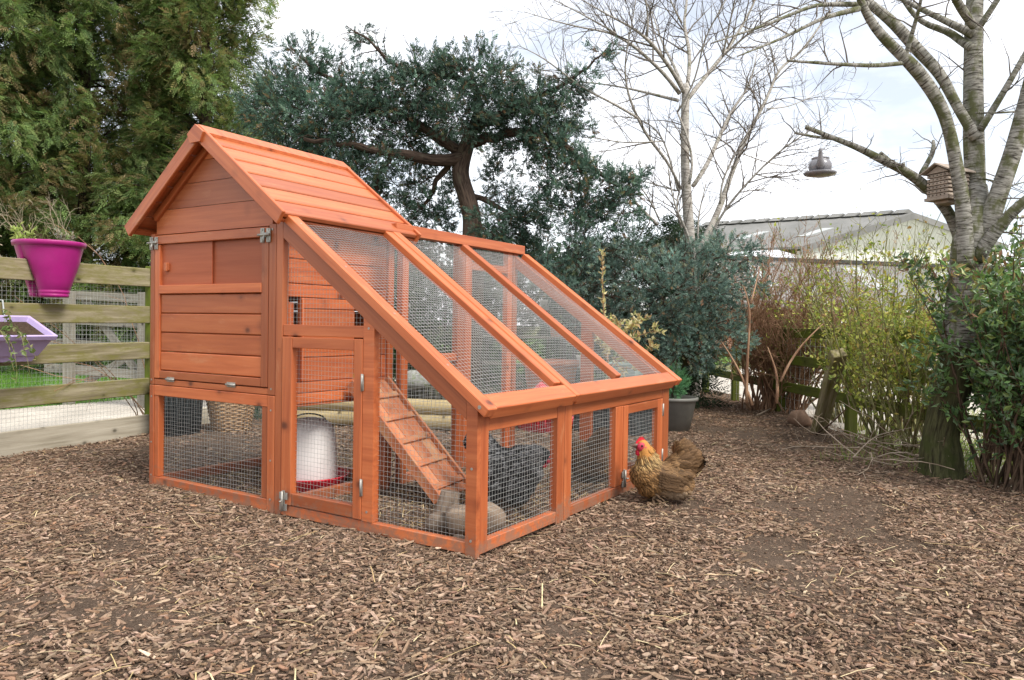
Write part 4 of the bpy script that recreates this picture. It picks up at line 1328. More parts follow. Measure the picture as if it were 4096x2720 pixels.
for sgn in (1, -1):
    b = MB()
    ze = 1.0 if sgn > 0 else 1.0
    secs = [(0.922, 0.030, 0.118, 0.088), (0.940, 0.030, 0.120, 0.092), (0.943, 0.030, 0.116, 0.091), (0.948, 0.030, 0.123, 0.094), (0.960, 0.030, 0.125, 0.095), (0.964, 0.030, 0.121, 0.094), (0.970, 0.030, 0.127, 0.097),
            (1.02, 0.028, 0.140, 0.112), (1.09, 0.026, 0.160, 0.138), (1.145, 0.022, 0.174, 0.156), (1.165, 0.002, 0.179, 0.163), (1.20, 0.0, 0.187, 0.174), (1.228, 0.0, 0.192, 0.181), (1.242, 0.0, 0.194, 0.184)]
    dloft(b, secs, sgn); b.build('pot_half', M_MAGENTA, t)
b = MB(); n_ = 48
V_ = []
for (z_, gx_, gy_) in ((1.230, .193, .182), (1.232, .204, .194), (1.256, .208, .198), (1.262, .205, .195), (1.262, .192, .182), (1.230, .184, .174)):
    for j in range(n_):
        a_ = 2 * math.pi * j / n_; V_.append(A([pc[0], pc[1], z_]) + BP * gx_ * math.cos(a_) + BD * gy_ * math.sin(a_))
b.add(V_, [[i_ * n_ + j, i_ * n_ + (j + 1) % n_, (i_ + 1) * n_ + (j + 1) % n_, (i_ + 1) * n_ + j] for i_ in range(5) for j in range(n_)], None, 0.5, 0, True)
b.build('rim', M_MAGENTA, t)
b = MB(); b.add([A([pc[0], pc[1], 1.242]) + BP * .190 * math.cos(2 * math.pi * j / 24) + BD * .180 * math.sin(2 * math.pi * j / 24) for j in range(24)], [list(range(24))]); b.build('soil', M_SOILPOT, t)

# lilac trough hung on the fence
tc_ = fpt(-0.19, 0, 0.155)
t = thing('trough_planter', 'lilac plastic trough planter hooked on the second fence board', 'planter', (tc_[0], tc_[1], 0.52))
b = MB()


def ring(z_, hw_, hl_):
    return [A([tc_[0], tc_[1], z_ - sx_ * hw_ * .46]) + BP * (sx_ * hw_ + (z_ - TZ) * .46) + BD * sy_ * hl_ for sx_, sy_ in ((-1, -1), (1, -1), (1, 1), (-1, 1))]


TZ = 0.748
secs = [ring(TZ - .175, .078, .30), ring(TZ - .140, .082, .308), ring(TZ - .137, .088, .318), ring(TZ - .03, .112, .352), ring(TZ - .028, .124, .366), ring(TZ, .128, .370), ring(TZ, .112, .354), ring(TZ - .05, .100, .335)]
V_ = [p for s_ in secs for p in s_]
b.add(V_, [[3, 2, 1, 0]] + [[i_ * 4 + j, i_ * 4 + (j + 1) % 4, (i_ + 1) * 4 + (j + 1) % 4, (i_ + 1) * 4 + j] for i_ in range(7) for j in range(4)], None, 0.5)
tro = b.build('trough', M_LILAC, t)
bv = tro.modifiers.new('edge', 'BEVEL'); bv.width = 0.006; bv.segments = 3
b = MB(); b.add(ring(TZ - .028, .106, .344), [[0, 1, 2, 3]]); b.build('soil', M_SOILPOT, t)
for y_ in (-0.36, 0.02):
    hp = fpt(y_, 0, 0); b = MB()
    b.tube([hp + BP * 0.042 + A([0, 0, 0.70]), hp + BP * 0.035 + A([0, 0, 0.80]), hp + BP * 0.02 + A([0, 0, 0.893]), hp - BP * 0.02 + A([0, 0, 0.895]), hp - BP * 0.03 + A([0, 0, 0.84])], 0.005, 8); b.build('hook', M_LIGHTGREY, t)

# grey gate beyond the left fence
ga, gb = at(285, 1190, 7.5), at(640, 1190, 7.3)
ga[2] = gb[2] = 0
t = thing('wooden_gate', 'weathered grey wooden gate with a diagonal brace beyond the left fence', 'gate', tuple(ga))
gd = nrm(gb - ga); GL = np.linalg.norm(gb - ga); gp = nrm(np.cross((0, 0, 1), gd))
P_ = lambda s_, z_, o_=0.0: ga + gd * s_ + gp * o_ + A([0, 0, z_])
for z_ in (1.00, 0.76, 0.52, 0.27):
    b = MB(); b.beam(P_(-0.3, z_ + .03), P_(GL, z_ - .02), 0.022, 0.085); b.build('rail', M_GREYWOOD, t)
for s_ in (0.02, GL * 0.86):
    b = MB(); b.beam(P_(s_, -.08, -.045), P_(s_, 1.05, -.045), 0.07, 0.09, up=gd); b.build('upright', M_GREYWOOD, t)
b = MB(); b.beam(P_(0.10, 1.02, .028), P_(GL * 0.80, 0.20, .028), 0.022, 0.075, up=(0, 0, 1)); b.build('brace', M_GREYWOOD, t)
b = MB(); b.beam(P_(0.14, 0.16, .028), P_(GL * 0.62, 0.42, .03), 0.02, 0.07, up=(0, 0, 1)); b.build('brace', M_GREYWOOD, t)
b = MB(); wire(b, P_(0, 0, -.02), gd, (0, 0, 1), [(-0.3, 0.0), (GL, 0.0), (GL, 1.0), (-0.3, 1.0)], pitch=0.05, r_=0.0009); b.build('wire_netting', M_WIRE, t)
go = gz(60, 1590)
t = thing('plastic_crate', 'flat grey slatted crate lying on the path behind the fence', 'crate', (go[0], go[1], -0.05))
b = MB()
for i_ in range(9): b.box((go[0] - .25, go[1] - .4 + i_ * .1, -.02), (go[0] + .25, go[1] - .36 + i_ * .1, .03))
for i_ in range(5): b.box((go[0] - .25 + i_ * .115, go[1] - .4, .0305), (go[0] - .21 + i_ * .115, go[1] + .44, .05))
b.build('slatted_top', M_LIGHTGREY, t)
b = MB()
for sx_ in (-.25, .22): b.box((go[0] + sx_, go[1] - .4, -.05), (go[0] + sx_ + .03, go[1] + .44, -.021))
b.build('runner', M_LIGHTGREY, t)


# ------------------------------------------------------------------ pots, tubs and timber around the coop
def pot(name, label, cat, c, r0, r1, h, mat, soil=True, rim=0.012, ribs=0, n=40, z0=None):
    c = A([c[0], c[1], gh(c[0], c[1]) if z0 is None else z0])
    t = thing(name, label, cat, tuple(c))
    b = MB()
    b.lathe([(0, 0.0), (r0, 0.0), (r0 + (r1 - r0) * .3, h * .3), (r0 + (r1 - r0) * .3 + .0025, h * .305), (r0 + (r1 - r0) * .88, h * .88), (r1 + .0, h * .90), (r1 + rim, h * .905), (r1 + rim, h * .99), (r1 + rim * .6, h), (r1 - rim * .4, h), (r1 - rim, h * .9), (r1 * .9, h * .86)], c, n)
    b.build('tub', mat, t)
    if soil:
        b = MB(); b.add([c + A([r1 * .95 * math.cos(2 * math.pi * j / 20), r1 * .95 * math.sin(2 * math.pi * j / 20), h * .90]) for j in range(20)], [list(range(20))]); b.build('soil', M_SOILPOT, t)
    if ribs:
        b = MB()
        for j in range(ribs):
            a_ = 2 * math.pi * j / ribs
            b.tube([c + A([(r0 + .001) * math.cos(a_), (r0 + .001) * math.sin(a_), .01]), c + A([(r0 + (r1 - r0) * .88) * math.cos(a_), (r0 + (r1 - r0) * .88) * math.sin(a_), h * .87])], 0.006, 6)
        b.build('ribbing', mat, t)
    return c, t


potc, pott = pot('plant_pot', 'grey plastic pot holding a small green conifer beside the coop', 'plant pot', gz(2688, 1716), 0.135, 0.185, 0.262, M_GREYPOT)
pot('plastic_tub', 'dark slate ribbed tub behind the left corner of the coop', 'tub', (-1.44, 1.125), 0.14, 0.165, 0.43, M_DARKPL, ribs=28)
tc2 = A([0.14, 3.62]); pot('terracotta_pot', 'large terracotta coloured pot behind the wire run', 'plant pot', tc2, 0.17, 0.235, 0.50, M_TERRA)
pot('bucket', 'light grey bucket behind the far corner of the run', 'bucket', (1.02, 3.55), 0.11, 0.135, 0.27, M_LIGHTGREY, soil=False)
cc_ = A([0.93, 3.25, gh(0.93, 3.25)])
t = thing('water_butt', 'dark grey ribbed plastic box with a pale green planter on its lid', 'storage box', tuple(cc_))
b = MB(); b.box(cc_ + A([-.26, -.20, 0]), cc_ + A([.26, .20, .345]), 0.02)
for j in range(14):
    xx = -.24 + j * .037
    b.box(cc_ + A([xx, -.206, .02]), cc_ + A([xx + .016, -.2005, .33]), 0.002)
for j in range(10):
    yy = -.18 + j * .037
    b.box(cc_ + A([.2605, yy, .02]), cc_ + A([.266, yy + .016, .33]), 0.002)
b.build('box', M_DARKPL, t)
b = MB(); b.box(cc_ + A([-.28, -.22, .3455]), cc_ + A([.28, .22, .385]), 0.012); b.build('lid', M_DARKPL, t)
# pale green planter on the lid
pz = cc_[2] + .386
pg = A([1.0, 3.30])
t = thing('window_box', 'pale green square planter on the dark storage box', 'planter', (pg[0], pg[1], pz))
b = MB(); V_ = []
for (z_, a_) in ((0, .075), (.13, .112), (.131, .122), (.155, .125), (.155, .108), (.10, .098)):
    V_ += [A([pg[0] + sx_ * a_ * 1.05, pg[1] + sy_ * a_, pz + z_]) for sx_, sy_ in ((-1, -1), (1, -1), (1, 1), (-1, 1))]
b.add(V_, [[3, 2, 1, 0]] + [[i_ * 4 + j, i_ * 4 + (j + 1) % 4, (i_ + 1) * 4 + (j + 1) % 4, (i_ + 1) * 4 + j] for i_ in range(5) for j in range(4)]); o = b.build('box', M_PALEGREEN, t)
bv = o.modifiers.new('edge', 'BEVEL'); bv.width = 0.006; bv.segments = 2
b = MB(); b.add([A([pg[0] + sx_ * .106, pg[1] + sy_ * .10, pz + .12]) for sx_, sy_ in ((-1, -1), (1, -1), (1, 1), (-1, 1))], [[0, 1, 2, 3]]); b.build('soil', M_SOILPOT, t)
# red feeder
rc = gz(2180, 1718); rc = A([rc[0], rc[1], gh(rc[0], rc[1])])
t = thing('poultry_feeder', 'red plastic poultry feeder with a pointed hood behind the run', 'feeder', tuple(rc))
b = MB(); b.lathe([(0, .0), (.185, .0), (.20, .02), (.215, .13), (.222, .135), (.222, .15), (.205, .15), (.20, .12), (.1, .10)], rc, 40)
for j in range(24):
    a_ = 2 * math.pi * j / 24; b.tube([rc + A([.200 * math.cos(a_), .200 * math.sin(a_), .02]), rc + A([.214 * math.cos(a_), .214 * math.sin(a_), .125])], .006, 6)
b.build('base', M_RED, t)
b = MB(); b.lathe([(.17, .145), (.19, .16), (.185, .175), (.13, .27), (.07, .35), (.03, .385), (0, .39)], rc, 40); b.build('hood', M_REDCONE, t)

# stacked round timbers, log-roll edging, stone, wicker basket
la = at(1190, 1640, 5.45); lb = at(1600, 1655, 5.2)
for i_, (zz, rr, dy) in enumerate(((0.055, .060, 0.0), (0.168, .058, 0.02))):
    p0 = A([-1.15, 1.86 + dy, zz + .01]); p1 = A([0.05, 2.55 + dy, zz - .005])
    lab = 'lower of two round timbers stacked on the bark behind the coop' if i_ == 0 else 'upper of two round timbers stacked on the bark behind the coop'
    b = MB(); b.tube([p0 + (p1 - p0) * s_ + A([0, 0, .004 * math.sin(5 * s_)]) for s_ in np.linspace(0, 1, 9)], rr, 20)
    tag(b.build('timber_log', M_LOG), lab, 'log', 'round timbers behind the coop')
t = thing('log_edging', 'row of short dark upright timbers edging the bed behind the coop', 'edging', (-.6, 3.1, 0))
for j in range(30):
    b = MB(); xx = -1.35 + j * .062; yy = 3.05 + .05 * math.sin(j * .4)
    b.tube([(xx, yy, -.03), (xx, yy, .25 + random.uniform(-.01, .012)), (xx, yy, .262 + random.uniform(-.01, .01))], [.030, .030, .024], 10); b.build('stake', M_DARKWOOD, t)
sc_ = atd(955, 868, 5.9)
b = MB(); lumpy(b, [A([-.98, 2.96, .30]) + A([.27, .12, 0]) * s_ for s_ in np.linspace(0, 1, 7)], [.03, .075, .085, .08, .085, .07, .03], 14, .16, 9)
tag(b.build('stone', M_STONE), 'pale mossy stone lying on top of the dark timber edging', 'stone')
bc = A([-1.28, 1.44, gh(-1.28, 1.44)])
t = thing('wicker_basket', 'brown wicker basket on the bark behind the coop', 'basket', tuple(bc))
b = MB()
for k_ in range(20):
    z_ = .012 + k_ * .0135; rr = .125 + .05 * k_ / 20
    b.tube([bc + A([(rr + .006 * (-1) ** (j + k_)) * math.cos(2 * math.pi * j / 24), (rr + .006 * (-1) ** (j + k_)) * math.sin(2 * math.pi * j / 24), z_]) for j in range(25)], .0058, 6, cap=False)
b.build('weave', M_WICKER, t)
b = MB()
for j in range(24):
    a_ = 2 * math.pi * j / 24; b.tube([bc + A([.125 * math.cos(a_), .125 * math.sin(a_), 0]), bc + A([.177 * math.cos(a_), .177 * math.sin(a_), .29])], .005, 6)
b.build('stake', M_WICKER, t)
b = MB(); b.tube([bc + A([.18 * math.cos(2 * math.pi * j / 32), .18 * math.sin(2 * math.pi * j / 32), .293]) for j in range(33)], .014, 8, cap=False); b.build('rim', M_WICKER, t)

# plant staging behind the run
so = A([-.35, 4.35, 0.0])
t = thing('plant_stand', 'dark weathered plant staging with shelves behind the wire run', 'plant stand', tuple(so))
for (yy, zz) in ((0.0, .38), (.28, .66), (.56, .94)):
    b = MB()
    for k_ in range(3): b.box(so + A([-1.25, yy + k_ * .085, zz]), so + A([1.15, yy + k_ * .085 + .078, zz + .022]))
    b.build('shelf', M_GREYWOOD if zz < .9 else M_DARKWOOD, t)
for xx in (-1.2, -.05, 1.05):
    b = MB()
    for (yy, zz) in ((0.12, .379), (.40, .659), (.68, .939)): b.box(so + A([xx, yy, -.05]), so + A([xx + .05, yy + .05, zz]))
    b.build('leg', M_DARKWOOD, t)


# ------------------------------------------------------------------ vegetation helpers
CX, CYv, CZ = CR[:, 0], CR[:, 1], -CR[:, 2]          # the photographer's right, up and forward


def resample(path, rad, step):
    P = A(path, float); r_ = A(rad, float)
    s_ = np.concatenate([[0], np.cumsum(np.linalg.norm(np.diff(P, axis=0), axis=1))])
    n = max(3, int(s_[-1] / step) + 1)
    q_ = np.linspace(0, s_[-1], n)
    # smooth by Catmull-like averaging
    X = np.stack([np.interp(q_, s_, P[:, i]) for i in range(3)], 1)
    rr = np.interp(q_, s_, r_)
    for _ in range(3):
        X[1:-1] = X[1:-1] * .5 + (X[:-2] + X[2:]) * .25
    return X, rr


def curve(p, d, L, n, wander, trop):
    p = A(p, float); d = nrm(d); out = [p.copy()]
    for i in range(n):
        d = nrm(d + rng.normal(size=3) * wander + A(trop) * (1.0 / n))
        p = p + d * (L / n); out.append(p.copy())
    return A(out)


def sprout(mb, path, rads, count, Lr, depth, ang=(30, 62), trop=(0, 0, .25), wander=.13, minr=.0012, tips=None, t0=.15, shrink=.45, sub=.55, flat=None):
    n = len(path)
    for _ in range(count):
        t_ = t0 + (1 - t0) * random.random() ** .85
        f_ = t_ * (n - 1); i = min(int(f_), n - 2); f_ -= i
        p = path[i] * (1 - f_) + path[i + 1] * f_; r_ = (rads[i] * (1 - f_) + rads[i + 1] * f_)
        T = nrm(path[i + 1] - path[i]); pp = rng.normal(size=3)
        if flat is not None: pp = pp - A(flat) * (pp @ A(flat)) * .6
        pp = nrm(pp - T * (pp @ T)); a_ = R(random.uniform(*ang))
        d = T * math.cos(a_) + pp * math.sin(a_)
        L = random.uniform(*Lr) * (1.15 - .6 * t_)
        k_ = 5 if L > .35 else (4 if L > .12 else 3)
        c = curve(p, d, L, k_, wander, trop)
        rb = max(minr, min(r_ * .6, .012 * L + .0016)); rr = np.linspace(rb, minr * .7, len(c))
        mb.tube(c, rr, 5 if rb > .006 else (4 if rb > .003 else 3), cap=False)
        if tips is not None:
            for q_ in range(1, len(c)): tips.append((c[q_], nrm(c[q_] - c[q_ - 1]), depth))
        if depth > 1:
            sprout(mb, c, rr, max(2, int(count * sub * L / max(Lr[1], .01)) if depth > 1 else 2), (L * shrink * .6, L * shrink * 1.2), depth - 1, ang, trop, wander, minr, tips, .2, shrink, sub, flat)


LEAF = A([(0, 0, 0), (.5, .42, .10), (0, 1, -.12), (-.5, .42, .10), (0, .45, -.02)]); LEAFF = A([[0, 1, 2, 4], [0, 4, 2, 3]])
LTC = A([.85, 1.08, 1.0, 1.08, .8])


def leaves(name, P, Dv, cols, wts, L, Wd, mat, parent, jit=.16, up=None, n_col=None):
    n = len(P)
    rot = frames(A(Dv), up)
    ln = rng.uniform(L[0], L[1], n); wd = ln * rng.uniform(Wd[0], Wd[1], n)
    V, Fq, Cc = scatter(LEAF, LEAFF, A(P), rot, np.stack([wd, ln, ln * .8], 1), palette(n, cols, wts, jit), LTC)
    return np_mesh(name, V, Fq, mat, parent, Cc)


# feathery conifer frond: a flat drooping spray
def frond_template(seed, nl=9):
    r0 = np.random.default_rng(seed); V = []; Fq = []
    def drop(t_): return -.30 * t_ * t_
    for i in range(nl):
        t_ = .12 + .86 * i / (nl - 1); s_ = 1 if i % 2 else -1
        ln = (.42 * (1 - t_) + .10) * r0.uniform(.8, 1.2); a_ = R(r0.uniform(28, 46)) * s_
        if i == nl - 1: a_ = 0; ln = .16
        bx, by, bz = 0, t_ - .05, drop(t_)
        dx, dy = math.sin(a_), math.cos(a_)
        w_ = .035 + .02 * r0.random()
        b_ = len(V)
        V += [(bx, by, bz), (bx + dx * ln * .5 + dy * w_, by + dy * ln * .5 - dx * w_, bz - .04 * ln), (bx + dx * ln, by + dy * ln, bz - .22 * ln), (bx + dx * ln * .5 - dy * w_, by + dy * ln * .5 + dx * w_, bz - .02 * ln)]
        Fq.append([b_, b_ + 1, b_ + 2, b_ + 3])
    b_ = len(V); V += [(-.012, 0, 0), (.012, 0, 0), (.008, .9, drop(.9)), (-.008, .9, drop(.9))]; Fq.append([b_, b_ + 1, b_ + 2, b_ + 3])
    return A(V), A(Fq)


FR = [frond_template(s_) for s_ in (1, 2, 3)]


# bushy juniper shoot: short spiky blades round an axis
def tuft_template(seed, nb=12):
    r0 = np.random.default_rng(seed); V = []; Fq = []
    for i in range(nb):
        t_ = .05 + .8 * i / nb; a_ = i * 2.4 + r0.uniform(-.3, .3); el = R(r0.uniform(28, 55))
        if i == nb - 1: el = R(5)
        d = A([math.cos(a_) * math.sin(el), math.cos(el), math.sin(a_) * math.sin(el)]); sdd = nrm(np.cross(d, r0.normal(size=3)))
        ln = r0.uniform(.3, .5) * (1 - .35 * t_); w_ = .062
        p = A([0, t_, 0]); b_ = len(V)
        V += [p, p + d * ln * .45 + sdd * w_, p + d * ln, p + d * ln * .45 - sdd * w_]; Fq.append([b_, b_ + 1, b_ + 2, b_ + 3])
    return A(V), A(Fq)


TU = [tuft_template(s_) for s_ in (1, 2, 3)]


def multi(templates, P, Dv, size, cols, wts, name, mat, parent, jit=.18, up=None, colr=None):
    n = len(P); P = A(P); Dv = A(Dv)
    cl = palette(n, cols, wts, jit) if colr is None else colr
    sel = rng.integers(0, len(templates), n); Vs, Fs, Cs = [], [], []; base = 0
    sz = rng.uniform(size[0], size[1], n)
    for k_, (tv, tf) in enumerate(templates):
        s_ = sel == k_
        V, Fq, Cc = scatter(tv, tf, P[s_], frames(Dv[s_], None if up is None else up[s_]), sz[s_], cl[s_])
        Vs.append(V); Fs.append(Fq + base); Cs.append(Cc); base += len(V)
    return np_mesh(name, np.concatenate(Vs), np.concatenate(Fs), mat, parent, np.concatenate(Cs))


# ------------------------------------------------------------------ feathery conifers, back left
def feathery(label, base, H, spread, lean, nb, seed, cols, wts, low=.35):
    r0 = np.random.default_rng(seed)
    base = A([base[0], base[1], -.07]); t = thing('conifer_tree', label, 'conifer', tuple(base), 'tall feathery conifers at the back left')
    tb = MB()
    path = [base + A([lean[0] * s_, lean[1] * s_, H * s_]) for s_ in np.linspace(0, 1, 12)]
    tb.tube(path, np.linspace(.13, .02, 12), 9)
    P, Dv, U, Cc = [], [], [], []
    bb = MB()
    for i in range(nb):
        s_ = low / H + (1 - low / H) * (i + r0.random()) / nb
        p = path[0] + (path[-1] - path[0]) * s_
        az = r0.uniform(0, 2 * math.pi); Lb = spread * (1.06 - s_) ** .55 * r0.uniform(.6, 1.12)
        if Lb < .2: Lb = .2
        d = A([math.cos(az), math.sin(az), r0.uniform(.1, 1.15)])
        c = curve(p, d, Lb, 7, .15, (0, 0, -.5))
        bb.tube(c, np.linspace(.008 + .012 * Lb / 2, .003, len(c)), 5, cap=False)
        nf = int(56 + 104 * Lb)
        tint = r0.normal(0, .14)
        for q_ in range(nf):
            u_ = .22 + .78 * r0.random() ** .7; f_ = u_ * 6.999; k_ = min(int(f_), 6); f_ -= k_
            cp = c[k_] * (1 - f_) + c[k_ + 1] * f_; T = nrm(c[k_ + 1] - c[k_])
            sd_ = nrm(np.cross(T, (0, 0, 1))) * r0.choice((-1, 1))
            off = sd_ * r0.uniform(0, .34) * (1.25 - u_) + A([0, 0, r0.uniform(-.30, .14)])
            P.append(cp + off); Dv.append(T * .8 + sd_ * r0.uniform(.1, .9) + A([0, 0, r0.uniform(-.9, .55)]))
            U.append(A([0, 0, 1.0]) + r0.normal(size=3) * .5); Cc.append(tint)
    P = A(P); n = len(P)
    cl = palette(n, cols, wts, .18) * (1 + A(Cc)[:, None])
    dry = (vnoise(P[:, 0] * 1.3 + P[:, 1], P[:, 2] * 1.2, .5, seed) > .63) & (rng.random(n) < .6)
    cl[dry] = palette(int(dry.sum()), [(.22, .165, .075), (.26, .20, .10), (.18, .17, .06)], None, .15)
    tb.build('trunk', M_JUNBARK, t)
    bb.build('branch_wood', M_JUNBARK, t)
    multi(FR, P, A(Dv), (.12, .235), None, None, 'crown', M_NEEDLE, t, up=A(U), colr=np.clip(cl, .004, .5))
    return t


CFC = [(.14, .205, .066), (.185, .26, .082), (.105, .16, .062), (.20, .235, .085), (.225, .21, .085)]
CFW = [28, 28, 20, 14, 10]
b0 = at(-150, 1500, 11.6); feathery('tall feathery green conifer at the left edge of the photo', b0, 8.6, 2.5, (.1, .1), 250, 31, CFC, CFW)
b0 = at(330, 1500, 12.4); feathery('tall feathery green conifer rising behind the magenta planter', b0, 9.4, 2.3, (.1, 0), 250, 32, CFC, CFW)
b0 = at(830, 1500, 12.0); cf3 = feathery('tall feathery olive brown conifer rising behind the coop roof', b0, 9.0, 1.75, (-.3, .1), 270, 33, CFC, [20, 22, 14, 22, 22])
# bare dead twigs low in the hedge of conifers
t = thing('dead_branch', 'pale bare dead branches hanging low in front of the left conifers', 'branch', tuple(at(250, 1050, 9.5)))
b = MB()
for (pp, L_) in (((90, 960), .9), ((30, 1000), .9), ((250, 930), .7), ((-20, 900), .8)):
    for q_ in range(3):
        p = at(pp[0] + random.uniform(-60, 60), pp[1] + random.uniform(-20, 60), 9.6 + random.uniform(-.2, .5))
        c = curve(p, A([random.uniform(-.8, .5), -.3, random.uniform(.2, .9)]), L_ * random.uniform(.6, 1), 7, .2, (0, 0, .3)); rr = np.linspace(.0065, .0022, 8)
        b.tube(c, rr, 5, cap=False); sprout(b, c, rr, 7, (.2, .5), 2, (25, 60), (0, 0, .1), .2, .0022)
b.build('twigs', M_TWIGPALE, t)
# arching bramble beside the coop's left corner
br = fpt(1.35, 0, -.35)
t = thing('bramble', 'thin reddish bramble stems arching beside the left corner of the coop', 'bramble', (br[0], br[1], 0))
b = MB()
for k_ in range(6):
    c = curve(A([br[0] + random.uniform(-.1, .1), br[1] + random.uniform(-.1, .1), -.03]), A([random.uniform(-.5, .2), random.uniform(-.7, -.1), 1.6]), random.uniform(1.2, 1.75), 10, .12, (-.4, -.6, -.9)); rr = np.linspace(.0042, .0018, 11)
    b.tube(c, rr, 5, cap=False); sprout(b, c, rr, 5, (.15, .4), 1, (25, 60), (0, 0, -.3), .2, .0014, t0=.4)
b.build('stems', M_TWIGRED, t)


# ------------------------------------------------------------------ junipers
def sprigs(blobs, per, bb, seed, cols, size=(.035, .065), droop=-.5, ntuft=13, wood_r=.004, hang=0.0):
    """blobs: (u, v, rx, ry, depth) in small photo pixels; foliage sprigs reaching out from inside each"""
    r0 = np.random.default_rng(seed); P, Dv, Cc = [], [], []
    for (u, v, rx, ry, dp) in blobs:
        c0 = atd(u, v, dp); k_ = dp * D / F; ax, ay = rx * k_, ry * k_; az = max(.22, .8 * (ax + ay) / 2)
        n = max(5, int(per * (ax * ay * math.pi) ** .8 / .12))
        tint = r0.normal(0, .10)
        for _ in range(n):
            q_ = nrm(r0.normal(size=3)); f_ = r0.uniform(.25, .85)
            p = c0 + (CX * q_[0] * ax + CYv * q_[1] * ay + CZ * q_[2] * az) * f_
            d = CX * q_[0] + CYv * (q_[1] * .8 + .25) + CZ * q_[2]
            L = r0.uniform(.5, 1.1) * (ax + ay) * .5 * .75 + .06
            c = curve(p, d, L, 6, .22, (0, 0, droop * r0.uniform(.3, 1.6)))
            bb.tube(c, np.linspace(wood_r, .0015, 7), 4, cap=False)
            tn = tint + r0.normal(0, .12)
            for j in range(int(ntuft * (.5 + L / .3))):
                u_ = r0.random() ** .8 * 5.999; i_ = int(u_); g_ = u_ - i_
                pp = c[i_] * (1 - g_) + c[i_ + 1] * g_; T = nrm(c[i_ + 1] - c[i_])
                s_ = nrm(r0.normal(size=3)); s_ = s_ - T * (s_ @ T) * .7
                P.append(pp + s_ * r0.uniform(0, .045)); Dv.append(T * .7 + s_ * .9 + A([0, 0, .25])); Cc.append(tn)
    n = len(P); cl = palette(n, cols[0], cols[1], .2) * (1 + A(Cc)[:, None])
    return A(P), A(Dv), np.clip(cl, .004, .5)


JC = ([(.066, .118, .084), (.092, .155, .112), (.045, .082, .06), (.14, .215, .155), (.14, .14, .07), (.21, .13, .07)], [30, 28, 22, 12, 5, 3])
JD = 6.6
base = gz(1098 * D, 958 * D, -.02)
jb = atd(1090, 545, JD); jbase = A([jb[0], jb[1], -.03])
jun = thing('juniper_tree', 'gnarled dark green juniper tree with a twisted trunk behind the coop', 'juniper', tuple(jbase))
tb = MB()
J = lambda pts, dd=0.0: [atd(p[0], p[1], JD + dd + (p[3] if len(p) > 3 else 0)) for p in pts]
tr = [jbase] + J([(1092, 620, 0), (1088, 545, 0), (1090, 500, 0), (1075, 450, 0), (1058, 400, 0), (1072, 345, 0), (1090, 300, 0), (1108, 250, 0), (1095, 200, 0), (1085, 165, 0)])
X, rr = resample(tr, [.098, .092, .086, .082, .078, .076, .070, .055, .04, .028, .012], .05); tb.tube(X, rr, 14)
wd = MB()
LIMB = [([(1072, 360), (1020, 375), (960, 362), (905, 352), (840, 340), (770, 330), (700, 320)], .062, .015), ([(1065, 350), (1010, 320), (960, 280), (900, 250), (830, 220), (740, 170), (690, 130)], .05, .008),
        ([(1080, 300), (1150, 270), (1220, 230), (1290, 200), (1345, 165), (1400, 110)], .045, .004), ([(1085, 330), (1160, 310), (1240, 300), (1310, 340), (1380, 400), (1460, 450)], .05, .01),
        ([(1098, 220), (1130, 170), (1160, 140)], .03, .006), ([(1095, 200), (1040, 170), (985, 170), (930, 165), (890, 140), (865, 100), (835, 85), (800, 60)], .03, .003),
        ([(1040, 370), (1010, 420), (985, 470), (960, 490)], .03, .008), ([(1060, 430), (1130, 470), (1190, 500), (1230, 520)], .03, .006), ([(905, 352), (880, 400), (860, 450), (870, 500)], .025, .006)]
for pts, ra_, rb_ in LIMB:
    dd = random.uniform(-.5, .3)
    P_l = [atd(p[0], p[1], JD + dd * i_ / (len(pts) - 1)) for i_, p in enumerate(pts)]
    X, rr = resample(P_l, np.linspace(ra_, rb_, len(pts)), .07); X[1:-1] += rng.normal(size=(len(X) - 2, 3)) * .008
    wd.tube(X, rr, 9); sprout(wd, X, rr, 9, (.15, .5), 2, (30, 75), (0, 0, -.25), .2, .002)
